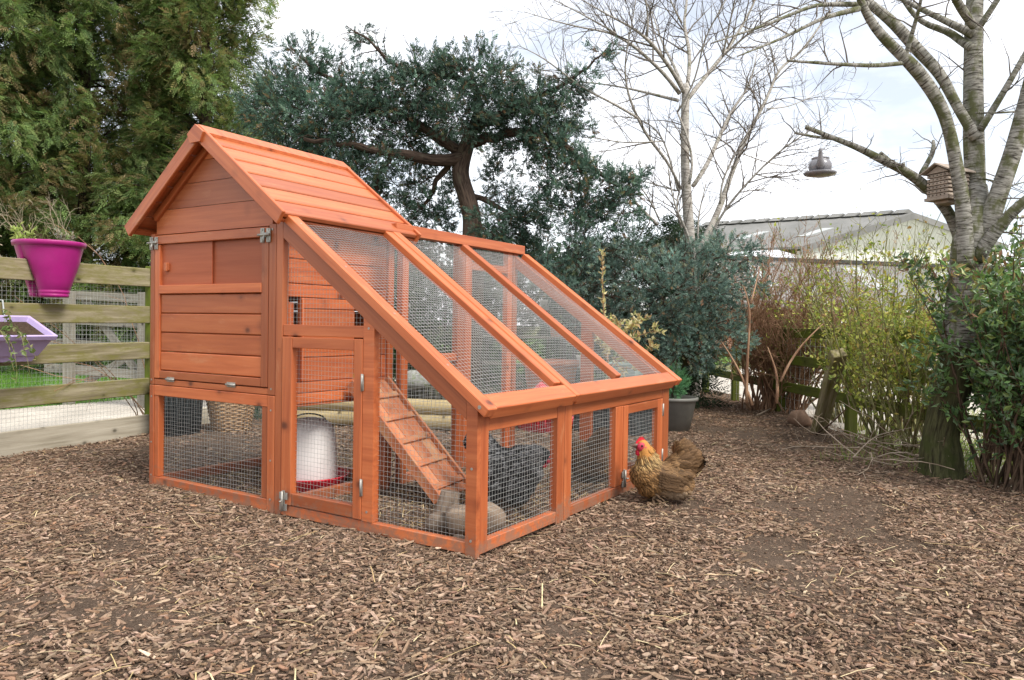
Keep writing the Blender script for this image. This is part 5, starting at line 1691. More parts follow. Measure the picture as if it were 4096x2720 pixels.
jbl = [(1000, 580, 50, 34, 7.1), (1060, 610, 50, 36, 7.2), (1130, 590, 46, 34, 7.0), (1190, 600, 46, 34, 7.0), (1235, 585, 36, 34, 6.9), (955, 600, 46, 36, 7.2), (900, 560, 44, 34, 7.2), (820, 395, 45, 30, 6.4), (880, 370, 36, 30, 6.3), (700, 390, 60, 30, 6.6), (770, 385, 40, 34, 6.3), (1125, 510, 34, 40, 6.4), (1045, 470, 24, 40, 6.8), (690, 135, 42, 35, 6.4), (720, 190, 70, 50, 6.5), (640, 215, 55, 45, 6.6), (610, 255, 45, 50, 6.7), (665, 280, 70, 55, 6.4), (740, 260, 80, 60, 6.3), (815, 215, 65, 50, 6.4), (830, 280, 75, 55, 6.3), (760, 345, 80, 45, 6.6), (660, 350, 75, 45, 6.8),
       (890, 245, 60, 55, 6.5), (930, 310, 60, 50, 6.7), (960, 220, 70, 48, 6.4), (985, 165, 50, 28, 6.5), (905, 175, 34, 28, 6.4), (862, 110, 30, 16, 6.4), (840, 92, 20, 10, 6.4), (1040, 190, 62, 45, 6.4), (1090, 165, 55, 40, 6.3), (1140, 175, 55, 45, 6.4),
       (1060, 260, 70, 50, 6.25), (1140, 250, 60, 50, 6.4), (990, 270, 50, 45, 6.8), (1195, 265, 50, 48, 6.5), (1235, 235, 55, 40, 6.4), (1290, 205, 45, 26, 6.3), (1340, 178, 26, 14, 6.3), (1385, 130, 14, 22, 6.3), (1245, 300, 60, 50, 6.4), (1300, 260, 42, 40, 6.4), (1340, 300, 26, 14, 6.4),
       (1210, 345, 60, 42, 6.5), (1285, 350, 45, 42, 6.3), (1290, 415, 42, 48, 6.3), (1330, 400, 42, 45, 6.3), (1375, 440, 42, 50, 6.2), (1330, 480, 40, 50, 6.2), (1385, 500, 38, 45, 6.2), (1430, 430, 40, 30, 6.2), (1465, 415, 22, 16, 6.2), (1440, 470, 32, 36, 6.2), (1330, 550, 36, 45, 6.1),
       (1270, 470, 26, 38, 6.4), (1180, 480, 50, 42, 6.7), (1225, 520, 40, 36, 6.7), (1170, 535, 45, 30, 6.7), (1140, 420, 34, 36, 6.9), (960, 430, 34, 48, 6.7), (985, 490, 34, 36, 6.8), (910, 430, 28, 40, 6.9), (1010, 520, 32, 30, 6.9), (1010, 410, 24, 30, 7.0), (855, 470, 36, 40, 7.1), (800, 420, 45, 36, 7.0), (740, 410, 70, 30, 7.0), (1005, 330, 40, 28, 7.1), (1080, 330, 45, 26, 7.1)]
Pj, Dj, Cj = sprigs(jbl, 29, wd, 5, JC)
tb.build('trunk', M_JUNBARK, jun); wd.build('branch_wood', M_JUNBARK, jun)
multi(TU, Pj, Dj, (.04, .078), None, None, 'crown', M_NEEDLE, jun, colr=Cj)
print('juniper tufts', len(Pj))

# spreading blue-green juniper, right of the coop
SC = ([(.115, .175, .142), (.16, .24, .195), (.08, .135, .108), (.22, .30, .245), (.19, .20, .115), (.26, .17, .10)], [30, 28, 20, 13, 6, 3])
sb = gz(1600 * D, 918 * D, -.02)
sj = thing('juniper_shrub', 'spreading blue green juniper shrub behind the far end of the run', 'juniper', (sb[0], sb[1], 0))
wd = MB(); tb = MB()
X, rr = resample([A([sb[0] - .1, sb[1] - .2, -.03]), atd(1590, 830, 6.6), atd(1560, 760, 6.4), atd(1540, 700, 6.3)], [.06, .055, .05, .04], .06); tb.tube(X, rr, 10)
for pts, ra_ in (([(1575, 790), (1500, 680), (1430, 692), (1330, 660)], .035), ([(1560, 760), (1600, 680), (1680, 620), (1740, 590)], .03), ([(1555, 740), (1480, 620), (1400, 580)], .03), ([(1560, 730), (1570, 640), (1580, 580)], .03)):
    X, rr = resample([atd(p[0], p[1], 6.2) for p in pts], np.linspace(ra_, .006, len(pts)), .07); wd.tube(X, rr, 8); sprout(wd, X, rr, 8, (.15, .45), 2, (30, 70), (0, 0, .1), .2, .002)
sbl = [(1320, 600, 50, 40, 6.1), (1385, 580, 55, 40, 6.2), (1330, 650, 55, 45, 6.0), (1400, 640, 60, 45, 6.2), (1460, 590, 55, 40, 6.3), (1470, 660, 60, 50, 6.0), (1530, 600, 55, 40, 6.3), (1540, 665, 60, 50, 5.9), (1600, 610, 55, 40, 6.3), (1610, 670, 60, 48, 6.0), (1670, 590, 55, 36, 6.3), (1725, 590, 38, 24, 6.3), (1660, 650, 50, 40, 6.2),
       (1550, 740, 62, 50, 5.9), (1610, 745, 58, 50, 6.0), (1490, 730, 50, 45, 6.0), (1560, 805, 52, 40, 6.0), (1620, 810, 50, 36, 6.1), (1670, 725, 45, 45, 6.2), (1680, 790, 36, 36, 6.3), (1280, 640, 40, 50, 6.3), (1350, 710, 50, 40, 6.5), (1420, 760, 50, 50, 6.7), (1740, 640, 24, 30, 6.3), (1500, 800, 40, 40, 6.4)]
Ps, Ds, Cs_ = sprigs(sbl, 23, wd, 6, SC, droop=-.3)
tb.build('trunk', M_MOSSBARK, sj); wd.build('branch_wood', M_JUNBARK, sj); multi(TU, Ps, Ds, (.036, .07), None, None, 'crown', M_NEEDLE, sj, colr=Cs_)


# ------------------------------------------------------------------ bare trees
def limb(mb, pts, k, depth, d0=0.0, d1=0.0, step=.08, sides=8):
    """pts: (u, v[, w]) ; w = width in the same pixels; missing widths are interpolated"""
    n = len(pts); ws = [p[2] if len(p) > 2 else None for p in pts]
    known = [i for i in range(n) if ws[i] is not None]
    ws = np.interp(range(n), known, [ws[i] for i in known])
    P = [atd(p[0], p[1], depth + d0 + (d1 - d0) * i / (n - 1)) for i, p in enumerate(pts)]
    rr = [max(.0018, w_ * D * depth / F / 2) for w_ in ws]
    X, r_ = resample(P, rr, step)
    mb.tube(X, r_, sides if max(rr) > .012 else 6)
    return X, r_


Z8 = lambda pts: [((2150 + p[0] * .6698) / D, p[1] * .6698 / D) + ((p[2] * .53 / D,) if len(p) > 2 else ()) for p in pts]
bd = 7.0
bb_ = gz(1597 * D, 914 * D, 0)
birch = thing('birch_tree', 'bare pale trunked birch tree with many spreading limbs left of the teapot feeder', 'birch', (bb_[0], bb_[1], 0))
tk = MB(); tw_ = MB()
top = atd(*Z8([(915, 1560)])[0], bd)
X, rr = resample([A([bb_[0], bb_[1], -.05]), A([bb_[0], bb_[1], .3]), top, *[atd(p[0], p[1], bd) for p in Z8([(905, 1350), (890, 1150), (880, 950), (880, 700), (885, 560), (890, 500)])]],
                 [.085, .07, .052, .048, .046, .040, .038, .037, .026], .08)
tk.tube(X, rr, 14)
B1 = [([(890, 545, 36), (905, 450), (912, 330, 30), (895, 230), (865, 140, 24), (890, 60), (895, -60, 18)], 0, .3), ([(862, 140, 18), (820, 60, 14), (775, -40, 10)], .2, .1),
      ([(880, 560, 35), (830, 460), (740, 330, 28), (660, 230, 24), (560, 160, 16), (440, 100), (300, 20, 8), (200, -40, 5)], 0, -1.0), ([(655, 220, 16), (672, 130), (655, 30), (635, -60, 10)], -.6, -.7),
      ([(850, 560, 32), (760, 440, 28), (650, 340, 24), (560, 260, 22), (440, 190, 16), (330, 178), (150, 140, 10), (0, 95, 6), (-80, 70, 4)], 0, -.6), ([(470, 200, 12), (350, 130), (220, 60), (80, -10, 6)], -.4, -.9),
      ([(840, 600, 26), (720, 570, 22), (600, 540, 18), (480, 515, 14), (300, 490, 10), (110, 490, 5)], 0, .6), ([(870, 520, 24), (820, 400, 22), (760, 290, 18), (720, 190, 12), (690, 80, 10), (620, -40, 6)], 0, .8),
      ([(900, 590, 34), (960, 510, 34), (1060, 390, 32), (1140, 290, 28), (1200, 190, 22), (1270, 70, 18), (1320, -50, 12)], 0, .5), ([(1108, 320, 18), (1140, 180, 14), (1165, 60), (1190, -50, 9)], .2, -.3),
      ([(1100, 340, 18), (1200, 250, 16), (1320, 150, 14), (1450, 90, 12), (1600, 20, 8), (1750, -40, 5)], .2, -.5), ([(835, 670, 16), (900, 570, 14), (960, 430, 12), (985, 250, 12), (1050, 130, 10), (1125, 0, 8)], -.1, -.6),
      ([(930, 1110, 34), (1000, 1010, 34), (1060, 880, 32), (1110, 760, 28), (1160, 660, 24), (1250, 540, 18), (1290, 430, 12), (1320, 270, 6)], 0, .8),
      ([(960, 1540, 58), (980, 1470, 56), (1030, 1370, 50), (1090, 1240, 45), (1140, 1090, 38), (1200, 930, 34), (1270, 770, 30), (1340, 650, 26), (1400, 520, 22), (1440, 400, 20), (1560, 330, 22), (1620, 250, 18), (1717, 110, 14), (1800, -10, 9)], 0, .4),
      ([(985, 1520, 24), (1090, 1290, 20), (1200, 1150, 18), (1330, 1010, 14), (1480, 870, 12), (1640, 780, 7), (1740, 690, 4)], -.2, -.8), ([(1090, 1220, 18), (1095, 1080, 16), (1160, 960, 14), (1240, 810, 12), (1275, 765, 9)], -.1, -.2),
      ([(855, 1130, 24), (820, 1040, 20), (740, 910, 22), (660, 830, 22), (600, 710, 20), (540, 570, 16), (515, 440, 12), (530, 300), (570, 120), (590, -20, 6)], 0, -.8), ([(600, 705, 18), (520, 655, 18), (420, 600, 16), (290, 540, 14), (220, 490), (110, 400, 10), (0, 320, 7), (-120, 270, 4)], -.4, -.9),
      ([(840, 1140, 16), (780, 910, 14), (740, 800, 14), (650, 720), (540, 690), (400, 700, 5)], .1, .5), ([(830, 1140, 16), (740, 1110, 12), (600, 1075, 10), (420, 1020, 5)], 0, .3), ([(905, 1100, 22), (935, 1000), (910, 850, 18), (850, 700, 14), (835, 670, 12)], -.1, -.12),
      ([(740, 845, 10), (600, 850, 10), (460, 855, 10), (380, 820), (270, 820, 4)], -.3, -.5), ([(1230, 920, 9), (1360, 970, 7), (1500, 1000, 5), (1600, 980, 3)], 0, .3), ([(1300, 1040, 9), (1400, 1075, 8), (1560, 1040, 4)], -.3, -.6), ([(1370, 650, 12), (1500, 640, 9), (1640, 575, 6), (1760, 530, 3)], 0, .5),
      ([(1200, 1150, 10), (1360, 1125, 5)], -.3, -.3), ([(860, 1360, 16), (810, 1220, 14), (850, 1130, 12)], -.15, -.1), ([(930, 1520, 18), (900, 1380, 16), (850, 1300, 14), (810, 1210, 12), (780, 1000, 9)], -.2, -.3), ([(715, 1340, 24), (620, 1250, 22), (520, 1130, 12)], -.2, -.6), ([(960, 1480, 16), (955, 1300, 14), (985, 1190, 10), (1010, 1080, 6)], .1, .3), ([(730, 1320, 14), (680, 1200, 12), (610, 1110, 8)], -.4, -.7)]
for pts, d0, d1 in B1:
    X, rr = limb(tk, Z8(pts), 1, bd, d0, d1)
    Lm = np.linalg.norm(np.diff(X, axis=0), axis=1).sum()
    sprout(tw_, X, rr, int(5 + 10 * Lm), (.22, .8), 2, (28, 60), (0, 0, .12), .13, .0016, t0=.22, sub=.75)
tk.build('trunk', M_BIRCH, birch); tw_.build('twigs', M_TWIGGREY, birch)

b2 = (3.118, 2.79); d2 = 4.15
bir2 = thing('cherry_tree', 'bare mossy barked tree holding the wooden insect house at the right', 'tree', (b2[0], b2[1], 0))
tk = MB(); tw_ = MB()
fk = atd(2238, 560, d2)
X, rr = resample([atd(2208, 810, 4.25), atd(2225, 660, 4.2), fk, atd(2250, 500, d2), atd(2253, 430, d2 + .05)], [.090, .086, .094, .078, .05], .06); tk.tube(X, rr, 18)
tkb = MB(); X, rr = resample([A([b2[0] + .03, b2[1], -.08]), A([b2[0] + .03, b2[1], .03]), A([b2[0] + .02, b2[1], .2]), atd(2203, 870, 4.27), atd(2209, 800, 4.25)], [.135, .115, .098, .090, .086], .04); lumpy(tkb, X, rr, 26, .07, 12, 4)
tkb.build('trunk_base', M_MOSSBARK, bir2)
B2 = [([(2228, 620, 40), (2224, 520, 36), (2217, 447, 33), (2203, 370, 30), (2189, 298, 28), (2172, 245, 29), (2145, 203, 30), (2110, 155, 30), (2077, 126, 26), (2020, 70, 22), (1990, 20, 18), (1970, -40, 14)], -.05, -.2), ([(2252, 320, 30), (2228, 280, 25), (2203, 240, 24), (2170, 170, 27), (2110, 110, 29), (2060, 50, 27), (2000, 5, 22), (1950, -40, 16)], .02, .1),
      ([(2238, 620, 56), (2247, 540, 56), (2250, 430, 46), (2245, 330, 48), (2244, 200, 45), (2245, 60, 42), (2250, -60, 36)], .05, .1), ([(2242, 620, 50), (2272, 530, 52), (2302, 450, 42), (2340, 340, 40), (2375, 200, 34), (2410, 40, 26)], 0, -.2),
      ([(2250, 600, 34), (2285, 545, 32), (2330, 490, 26), (2380, 450, 22), (2440, 400, 16)], -.05, -.3), ([(2260, 300, 18), (2310, 220, 15), (2361, 130, 13), (2400, 60, 10)], 0, -.1),
      ([(2215, 555, 32), (2195, 500, 28), (2175, 470, 27), (2120, 415, 26), (2080, 390, 22), (2035, 370, 20), (1980, 340, 16), (1920, 318, 12), (1858, 293, 11)], .2, .05), ([(1920, 320, 8), (1885, 318, 7), (1832, 306, 6)], .08, .05), ([(2075, 390, 12), (2045, 370, 12), (2030, 352, 9)], .13, .1), ([(2085, 395, 9), (2083, 376, 8)], .13, .1),
      ([(2245, 80, 22), (2180, 48, 16), (2110, 15, 12), (2050, -20, 8)], .05, .2), ([(2240, 110, 20), (2215, 100, 20), (2195, 70, 18), (2130, 60, 14), (2095, 20, 12), (2070, -20, 9)], .05, .3), ([(2085, 145, 11), (2020, 152, 10), (1930, 148, 8), (1815, 140, 5)], -.15, -.4), ([(2260, 60, 16), (2300, 0, 14), (2330, -50, 12)], 0, -.1),
      ([(2245, 60, 20), (2215, 20, 20), (2190, -30, 18)], 0, -.2), ([(2085, 140, 12), (2105, 70, 10), (2120, 20, 8), (2130, -30, 6)], -.1, -.3), ([(2125, 400, 14), (2140, 372, 13), (2158, 345, 12), (2152, 325, 8)], .16, .3), ([(2250, 480, 5), (2290, 440, 4), (2361, 420, 3)], 0, 0), ([(2255, 410, 5), (2330, 425, 4)], 0, 0), ([(2250, 260, 5), (2300, 262, 5), (2361, 255, 4)], 0, 0), ([(1980, 20, 14), (1900, 40, 9), (1800, 90, 6), (1700, 130, 3)], -.2, -.6), ([(2000, 10, 14), (1880, 10, 9), (1760, 60, 6), (1640, 100, 3)], -.1, -.5)]
for pts, d0, d1 in B2:
    X, rr = limb(tk, [(p[0], p[1], p[2] * .93) if len(p) > 2 else p for p in pts], 1, d2, d0, d1, .05, 12)
    Lm = np.linalg.norm(np.diff(X, axis=0), axis=1).sum()
    big = max(p[2] if len(p) > 2 else 0 for p in pts) > 25
    sprout(tw_, X, rr, int(2 + (4 if big else 8) * Lm), (.10, .42), 2, (35, 75), (0, 0, .05), .2, .0013, t0=.25, sub=.6)
    for _ in range(int(16 * Lm)):           # short spurs
        i = random.randrange(1, len(X)); dv = nrm(rng.normal(size=3)); p = X[i] + dv * rr[i] * .7
        tw_.tube([p, p + dv * (rr[i] * .5 + random.uniform(.008, .022))], [.003, .0015], 4)
tk.build('trunk', M_CHERRY, bir2); tw_.build('twigs', M_TWIGGREY, bir2)


# ------------------------------------------------------------------ shrubs
def stemmed(name, label, cat, bases, nst, H, wander, lean, bark_m, r0_, sub, tips_keep=True, loc=None, depth=2, Lr=(.12, .4), trop=(0, 0, .25), ang=(22, 55), dev=.28, minr=.0013):
    loc = bases[0] if loc is None else loc
    t = thing(name, label, cat, (loc[0], loc[1], 0)); b = MB(); tips = []
    for _ in range(nst):
        q_ = random.choice(bases); p = A([q_[0] + random.gauss(0, .05), q_[1] + random.gauss(0, .05), -.03])
        Hh = random.uniform(*H); d = A([random.gauss(lean[0], dev), random.gauss(lean[1], dev), 1.0])
        c = curve(p, d, Hh, 9, wander, trop); rr = np.linspace(r0_ * random.uniform(.7, 1.2), .0018, 10); b.tube(c, rr, 6, cap=False)
        for k_ in range(3, 10): tips.append((c[k_], nrm(c[k_] - c[k_ - 1]), 3))
        sprout(b, c, rr, sub, Lr, depth, ang, trop, wander * 1.2, minr, tips, t0=.25)
    b.build('stems', bark_m, t)
    return t, tips


# bare reddish shrub with a few thick forked stems
wb = gz(2700 + 640 * .51, 1000 + 1250 * .51); wb2 = gz(2700 + 760 * .51, 1000 + 1260 * .51)
t, tips = stemmed('bare_shrub', 'twiggy reddish brown shrub with thick forked stems in front of the barn', 'shrub', [wb, wb2, wb2, wb2 + A([.22, -.1, 0]), (wb + wb2) / 2 + A([.1, .25, 0])], 115, (.95, 1.85), .12, (.12, -.05), M_TWIGRED, .011, 15, Lr=(.15, .5), dev=.30, minr=.0021)
b = MB()
for pts in ([(1735, 935, 7), (1705, 850, 6), (1665, 790, 3)], [(1722, 930, 7), (1722, 850, 6), (1728, 760, 5), (1731, 700, 4), (1715, 660, 2)], [(1731, 700, 5), (1745, 650, 3), (1752, 615, 2)], [(1790, 930, 8), (1800, 880, 7), (1785, 840, 4), (1770, 800, 2)], [(1800, 880, 7), (1815, 840, 6), (1860, 780, 4), (1900, 745, 2)]):
    limb(b, pts, 1, 5.75, 0, .1)
b.build('forked_stem', M_TWIGRED, t)
k_ = rng.random(len(tips)) < .22
P = A([q_[0] for q_ in tips])[k_]; Dv = A([q_[1] for q_ in tips])[k_] + rng.normal(size=(k_.sum(), 3)) * .6
leaves('buds', P, Dv, [(.26, .14, .07), (.20, .20, .06), (.30, .22, .10)], None, (.012, .03), (.3, .5), M_LEAF, t)

# yellow-green rose bush
rbs = [gz(2020 * D, 1025 * D), gz(2090 * D, 1045 * D), gz(1985 * D, 985 * D), gz(2050 * D, 1010 * D), gz(2120 * D, 1035 * D), gz(1930 * D, 965 * D), gz(2090 * D, 985 * D)]
t, tips = stemmed('rose_bush', 'tall open rose bush with green stems and small yellow green leaves', 'shrub', rbs, 100, (.7, 1.8), .085, (-.10, -.05), M_TWIGGREEN, .0085, 8, Lr=(.12, .45), dev=.24, minr=.0016)
P = np.repeat(A([q_[0] for q_ in tips]), 6, 0); Dv = np.repeat(A([q_[1] for q_ in tips]), 6, 0)
k_ = rng.random(len(P)) < np.clip(.14 + .34 * (P[:, 2] / 1.0), 0, .25) * np.clip((1.6 - P[:, 2]) / .7, .10, 1)
P, Dv = P[k_], Dv[k_]; n = len(P); P = P + rng.normal(size=P.shape) * .022
print('rose leaves', n)
leaves('leaves', P, Dv * .5 + rng.normal(size=P.shape), [(.33, .37, .07), (.42, .44, .10), (.22, .29, .06), (.42, .35, .09), (.30, .20, .08)], [30, 26, 26, 11, 7], (.018, .042), (.4, .65), M_LEAF, t)
# pale dead canes lying at its foot
t = thing('dead_canes', 'tangle of pale dead canes at the foot of the rose bush', 'branch', tuple(gz(2080 * D, 1035 * D)))
b = MB()
for _ in range(26):
    p = gz(random.uniform(1960, 2200) * D, random.uniform(1005, 1060) * D, .05)
    c = curve(p, A([random.uniform(-1, 1), random.uniform(-1, .3), random.uniform(0, .35)]), random.uniform(.3, .7), 6, .22, (0, 0, -.2)); rr = np.linspace(.0045, .0018, 7); b.tube(c, rr, 5, cap=False); sprout(b, c, rr, 4, (.08, .2), 1, (30, 70), (0, 0, .1), .2, .0015)
b.build('canes', M_TWIGPALE, t)

# glossy shrub at the right edge
gbs = [gz(2345 * D, 1120 * D), gz(2300 * D, 1110 * D), gz(2390 * D, 1120 * D), gz(2440 * D, 1090 * D), gz(2275 * D, 1085 * D), gz(2330 * D, 1050 * D), gz(2420 * D, 1130 * D)]
t, tips = stemmed('laurel_shrub', 'dense glossy leaved shrub with brown stems at the right edge', 'shrub', gbs, 140, (.7, 1.45), .10, (.06, .0), M_TWIGDARK, .008, 9, dev=.20, Lr=(.10, .30), ang=(25, 65), trop=(0, 0, .15))
P = np.repeat(A([q_[0] for q_ in tips]), 3, 0); Dv = np.repeat(A([q_[1] for q_ in tips]), 3, 0)
k_ = rng.random(len(P)) < .62; P, Dv = P[k_], Dv[k_]; n = len(P); P = P + rng.normal(size=P.shape) * .012
print('glossy leaves', n)
young = P[:, 2] + rng.normal(size=n) * .3 > 1.0
cl = palette(n, [(.10, .185, .06), (.14, .25, .078), (.075, .14, .058), (.18, .26, .155), (.22, .31, .09)], [28, 28, 20, 14, 10], .16)
yk = young & (rng.random(n) < .5); cl[yk] = palette(int(yk.sum()), [(.27, .31, .08), (.34, .27, .10), (.21, .29, .08), (.26, .15, .08)], None, .15)
rot = frames(Dv * .8 + rng.normal(size=P.shape) * .75, None)
ln = rng.uniform(.028, .058, n); wd_ = ln * rng.uniform(.32, .46, n)
V, Fq, Cc = scatter(LEAF, LEAFF, P, rot, np.stack([wd_, ln, ln * .8], 1), cl, LTC)
np_mesh('leaves', V, Fq, M_GLOSSY, t, Cc)

# variegated shrub behind the run
vb = A([1.33, 2.35])
t = thing('variegated_shrub', 'pale variegated shrub with one tall upright shoot behind the run', 'shrub', (vb[0], vb[1], 0)); b = MB(); tips = []
tp = [A([vb[0], vb[1], -.03]), atd(1400, 800, 4.95), atd(1393, 740, 4.95), atd(1390, 660, 4.95), atd(1388, 580, 4.95)]
X, rr = resample(tp, [.008, .006, .004, .003, .0018], .03); b.tube(X, rr, 6)
up_t = [(X[i], nrm(X[i] - X[i - 1]), 0) for i in range(len(X) // 2, len(X))]
for pts in ([(1405, 850), (1440, 790), (1480, 770), (1512, 762)], [(1405, 850), (1430, 830), (1465, 820), (1500, 800)], [(1402, 820), (1420, 770), (1432, 740)], [(1404, 840), (1385, 790), (1370, 770)], [(1403, 840), (1450, 850), (1500, 855)], [(1400, 830), (1405, 770), (1412, 730)], [(1402, 800), (1460, 745), (1475, 735)], [(1402, 800), (1445, 760), (1460, 752)]):
    X, rr = resample([atd(p[0], p[1], 4.95 + random.uniform(-.15, .15)) for p in pts], np.linspace(.004, .0016, len(pts)), .04); b.tube(X, rr, 5, cap=False)
    tips += [(X[i], nrm(X[i] - X[i - 1]), 0) for i in range(2, len(X))]; sprout(b, X, rr, 5, (.06, .14), 1, (25, 60), (0, 0, .2), .15, .0013, tips)
b.build('stems', M_TWIGRED, t)
P = np.repeat(A([q_[0] for q_ in tips]), 4, 0); Dv = np.repeat(A([q_[1] for q_ in tips]), 4, 0) * .7 + rng.normal(size=(len(tips) * 4, 3)) * .7
P2 = np.repeat(A([q_[0] for q_ in up_t]), 4, 0); D2 = np.repeat(A([q_[1] for q_ in up_t]), 4, 0) * .7 + rng.normal(size=(len(up_t) * 4, 3)) * .55
leaves('leaves', np.concatenate([P, P2]), np.concatenate([Dv, D2]), [(.60, .53, .26), (.66, .60, .36), (.42, .42, .16), (.50, .36, .18)], None, (.025, .046), (.35, .5), M_LEAF, t)

# little conifer in the grey pot
t = thing('dwarf_conifer', 'small bright green dwarf conifer growing in the grey pot', 'conifer', (potc[0], potc[1], potc[2] + .235))
b = MB(); b.tube([potc + A([0, 0, .2]), potc + A([0, 0, .42])], [.012, .006], 7); b.build('trunk', M_JUNBARK, t)
n = 620; q_ = rng.normal(size=(n, 3)); q_ /= np.linalg.norm(q_, axis=1, keepdims=True); f_ = rng.uniform(.35, 1, n)[:, None]
P = potc + A([0, 0, .375]) + q_ * f_ * A([.108, .108, .135]) * (1 + .15 * np.sin(q_[:, :1] * 9) * np.cos(q_[:, 2:] * 7))
multi(TU, P, q_ + A([0, 0, .7]), (.035, .055), [(.20, .42, .20), (.26, .50, .27), (.15, .32, .16)], None, 'crown', M_NEEDLE, t)

# dark hedge behind the plant stand
hb = A([-.7, 5.6, 0])
t = thing('hedge', 'dark evergreen hedge closing the bed behind the plant stand', 'hedge', tuple(hb))
n = 12500; P = np.stack([rng.uniform(-3.6, 1.0, n), rng.uniform(-.35, .45, n) + 5.5, rng.uniform(0, 1, n) ** .9 * 1.72], 1)
P[:, 2] *= 1 + .12 * np.sin(P[:, 0] * 3.1); P[:, 1] += .15 * np.sin(P[:, 0] * 5)
multi(FR, P, np.stack([rng.normal(size=n) * .8, -np.abs(rng.normal(size=n)), rng.normal(size=n) * .7 - .1], 1), (.10, .2), [(.026, .05, .024), (.04, .072, .032), (.055, .09, .04), (.02, .036, .02)], None, 'foliage', M_NEEDLE, t)
b = MB()
for xx in np.arange(-3.5, 1.0, .5): b.tube([(xx, 5.55, -.05), (xx + .05, 5.5, 1.1)], [.03, .012], 7)
b.build('trunks', M_JUNBARK, t)

lo = gz(640 * D, 958 * D); lo = A([lo[0], lo[1], 0])
t = thing('low_juniper', 'low dark green juniper growing behind the wicker basket', 'juniper', tuple(lo)); b = MB(); wdl = MB()
n = 900; q_ = rng.normal(size=(n, 3)); q_ /= np.linalg.norm(q_, axis=1, keepdims=True); q_[:, 2] = np.abs(q_[:, 2])
P = lo + q_ * rng.uniform(.4, 1, n)[:, None] * A([.55, .4, .5])
multi(TU, P, q_ + A([0, 0, .2]), (.05, .09), JC[0], JC[1], 'crown', M_NEEDLE, t)
for k_ in range(7): b.tube([lo, lo + q_[k_] * A([.25, .2, .25]), lo + q_[k_] * A([.5, .36, .45])], [.012, .008, .003], 6)
b.build('stems', M_JUNBARK, t)

# ivy in the corner of the right-hand fence, a seedling, trailing plant, weeds in the planter
iv = gz(1905 * D, 935 * D)
t = thing('ivy', 'dark ivy climbing behind the fence rails between the two shrubs', 'ivy', (iv[0], iv[1], 0))
n = 700; P = A([iv[0], iv[1], .38]) + rng.normal(size=(n, 3)) * A([.12, .16, .2]) + A([.12, .2, 0]); P[:, 2] = np.clip(P[:, 2], .02, 1)
leaves('leaves', P, rng.normal(size=(n, 3)) + A([.2, -.5, -.3]), [(.03, .075, .035), (.05, .11, .055), (.08, .14, .08)], None, (.03, .06), (.6, .9), M_GLOSSY, t)


def little_plant(name, label, cat, p, n, h, cols, L, spread=.06, stem=M_TWIGGREEN):
    t = thing(name, label, cat, tuple(p)); b = MB(); P, Dv = [], []
    for _ in range(n):
        c = curve(A(p), A([random.gauss(0, .5), random.gauss(0, .5), 1]), h * random.uniform(.5, 1.1), 5, .15, (0, 0, 0)); b.tube(c, np.linspace(.002, .0012, 6), 4, cap=False)
        for k_ in range(1, 6):
            for _q in range(2): P.append(c[k_]); Dv.append(nrm(c[k_] - c[k_ - 1]) * .5 + rng.normal(size=3) * .7)
    b.build('stems', stem, t); leaves('leaves', A(P), A(Dv), cols, None, L, (.3, .5), M_LEAF, t)
    return t


for k_, (dx, dy, lab, cl) in enumerate(((-.10, -.10, 'bright green seedlings at the left side of the magenta planter', [(.32, .42, .10), (.42, .48, .16)]), (.02, .10, 'purple tinged seedlings at the right side of the magenta planter', [(.24, .22, .16), (.34, .30, .22), (.20, .28, .10)]),
                                       (-.02, .0, 'small dull green seedling in the middle of the magenta planter', [(.14, .17, .05), (.16, .13, .07)]))):
    little_plant('seedling_plant', lab, 'plant', A([pc[0], pc[1], 1.241]) + BP * dx + BD * dy, 14 if k_ < 2 else 7, .125, cl, (.022, .045))
pl = A([tc_[0], tc_[1], TZ - .03]) + BP * .03
t = thing('trailing_plant', 'green trailing plant spilling over the front of the lilac trough', 'plant', tuple(pl)); b = MB(); P, Dv = [], []
for k_ in range(15):
    s_ = random.uniform(-.32, .02) if k_ < 12 else .12
    p0 = pl + BD * s_ + BP * random.uniform(-.05, .06)
    if k_ % 3 < 2: c = curve(p0, BP * 1.0 + A([0, 0, .7]), random.uniform(.25, .55), 9, .1, A([0, 0, -2.6]) + BP * .4)
    else: c = curve(p0, A([random.gauss(0, .4), random.gauss(0, .4), 1]), random.uniform(.08, .2), 9, .15, (0, 0, -.4))
    b.tube(c, np.linspace(.0022, .0012, 10), 4, cap=False)
    for i_ in range(1, 10):
        for _q in range(2): P.append(c[i_]); Dv.append(rng.normal(size=3) + A([.3, -.3, -.2]))
b.build('stems', M_TWIGGREEN, t); leaves('leaves', A(P), A(Dv), [(.12, .19, .055), (.18, .24, .08), (.24, .25, .10)], None, (.026, .05), (.4, .55), M_LEAF, t)
sdl = gz(1815 * D, 945 * D); little_plant('leafy_seedling', 'grey green leafy seedling at the foot of the bare reddish shrub', 'plant', A([sdl[0], sdl[1], -.02]), 8, .28, [(.10, .19, .11), (.15, .25, .15), (.07, .14, .06)], (.04, .07))
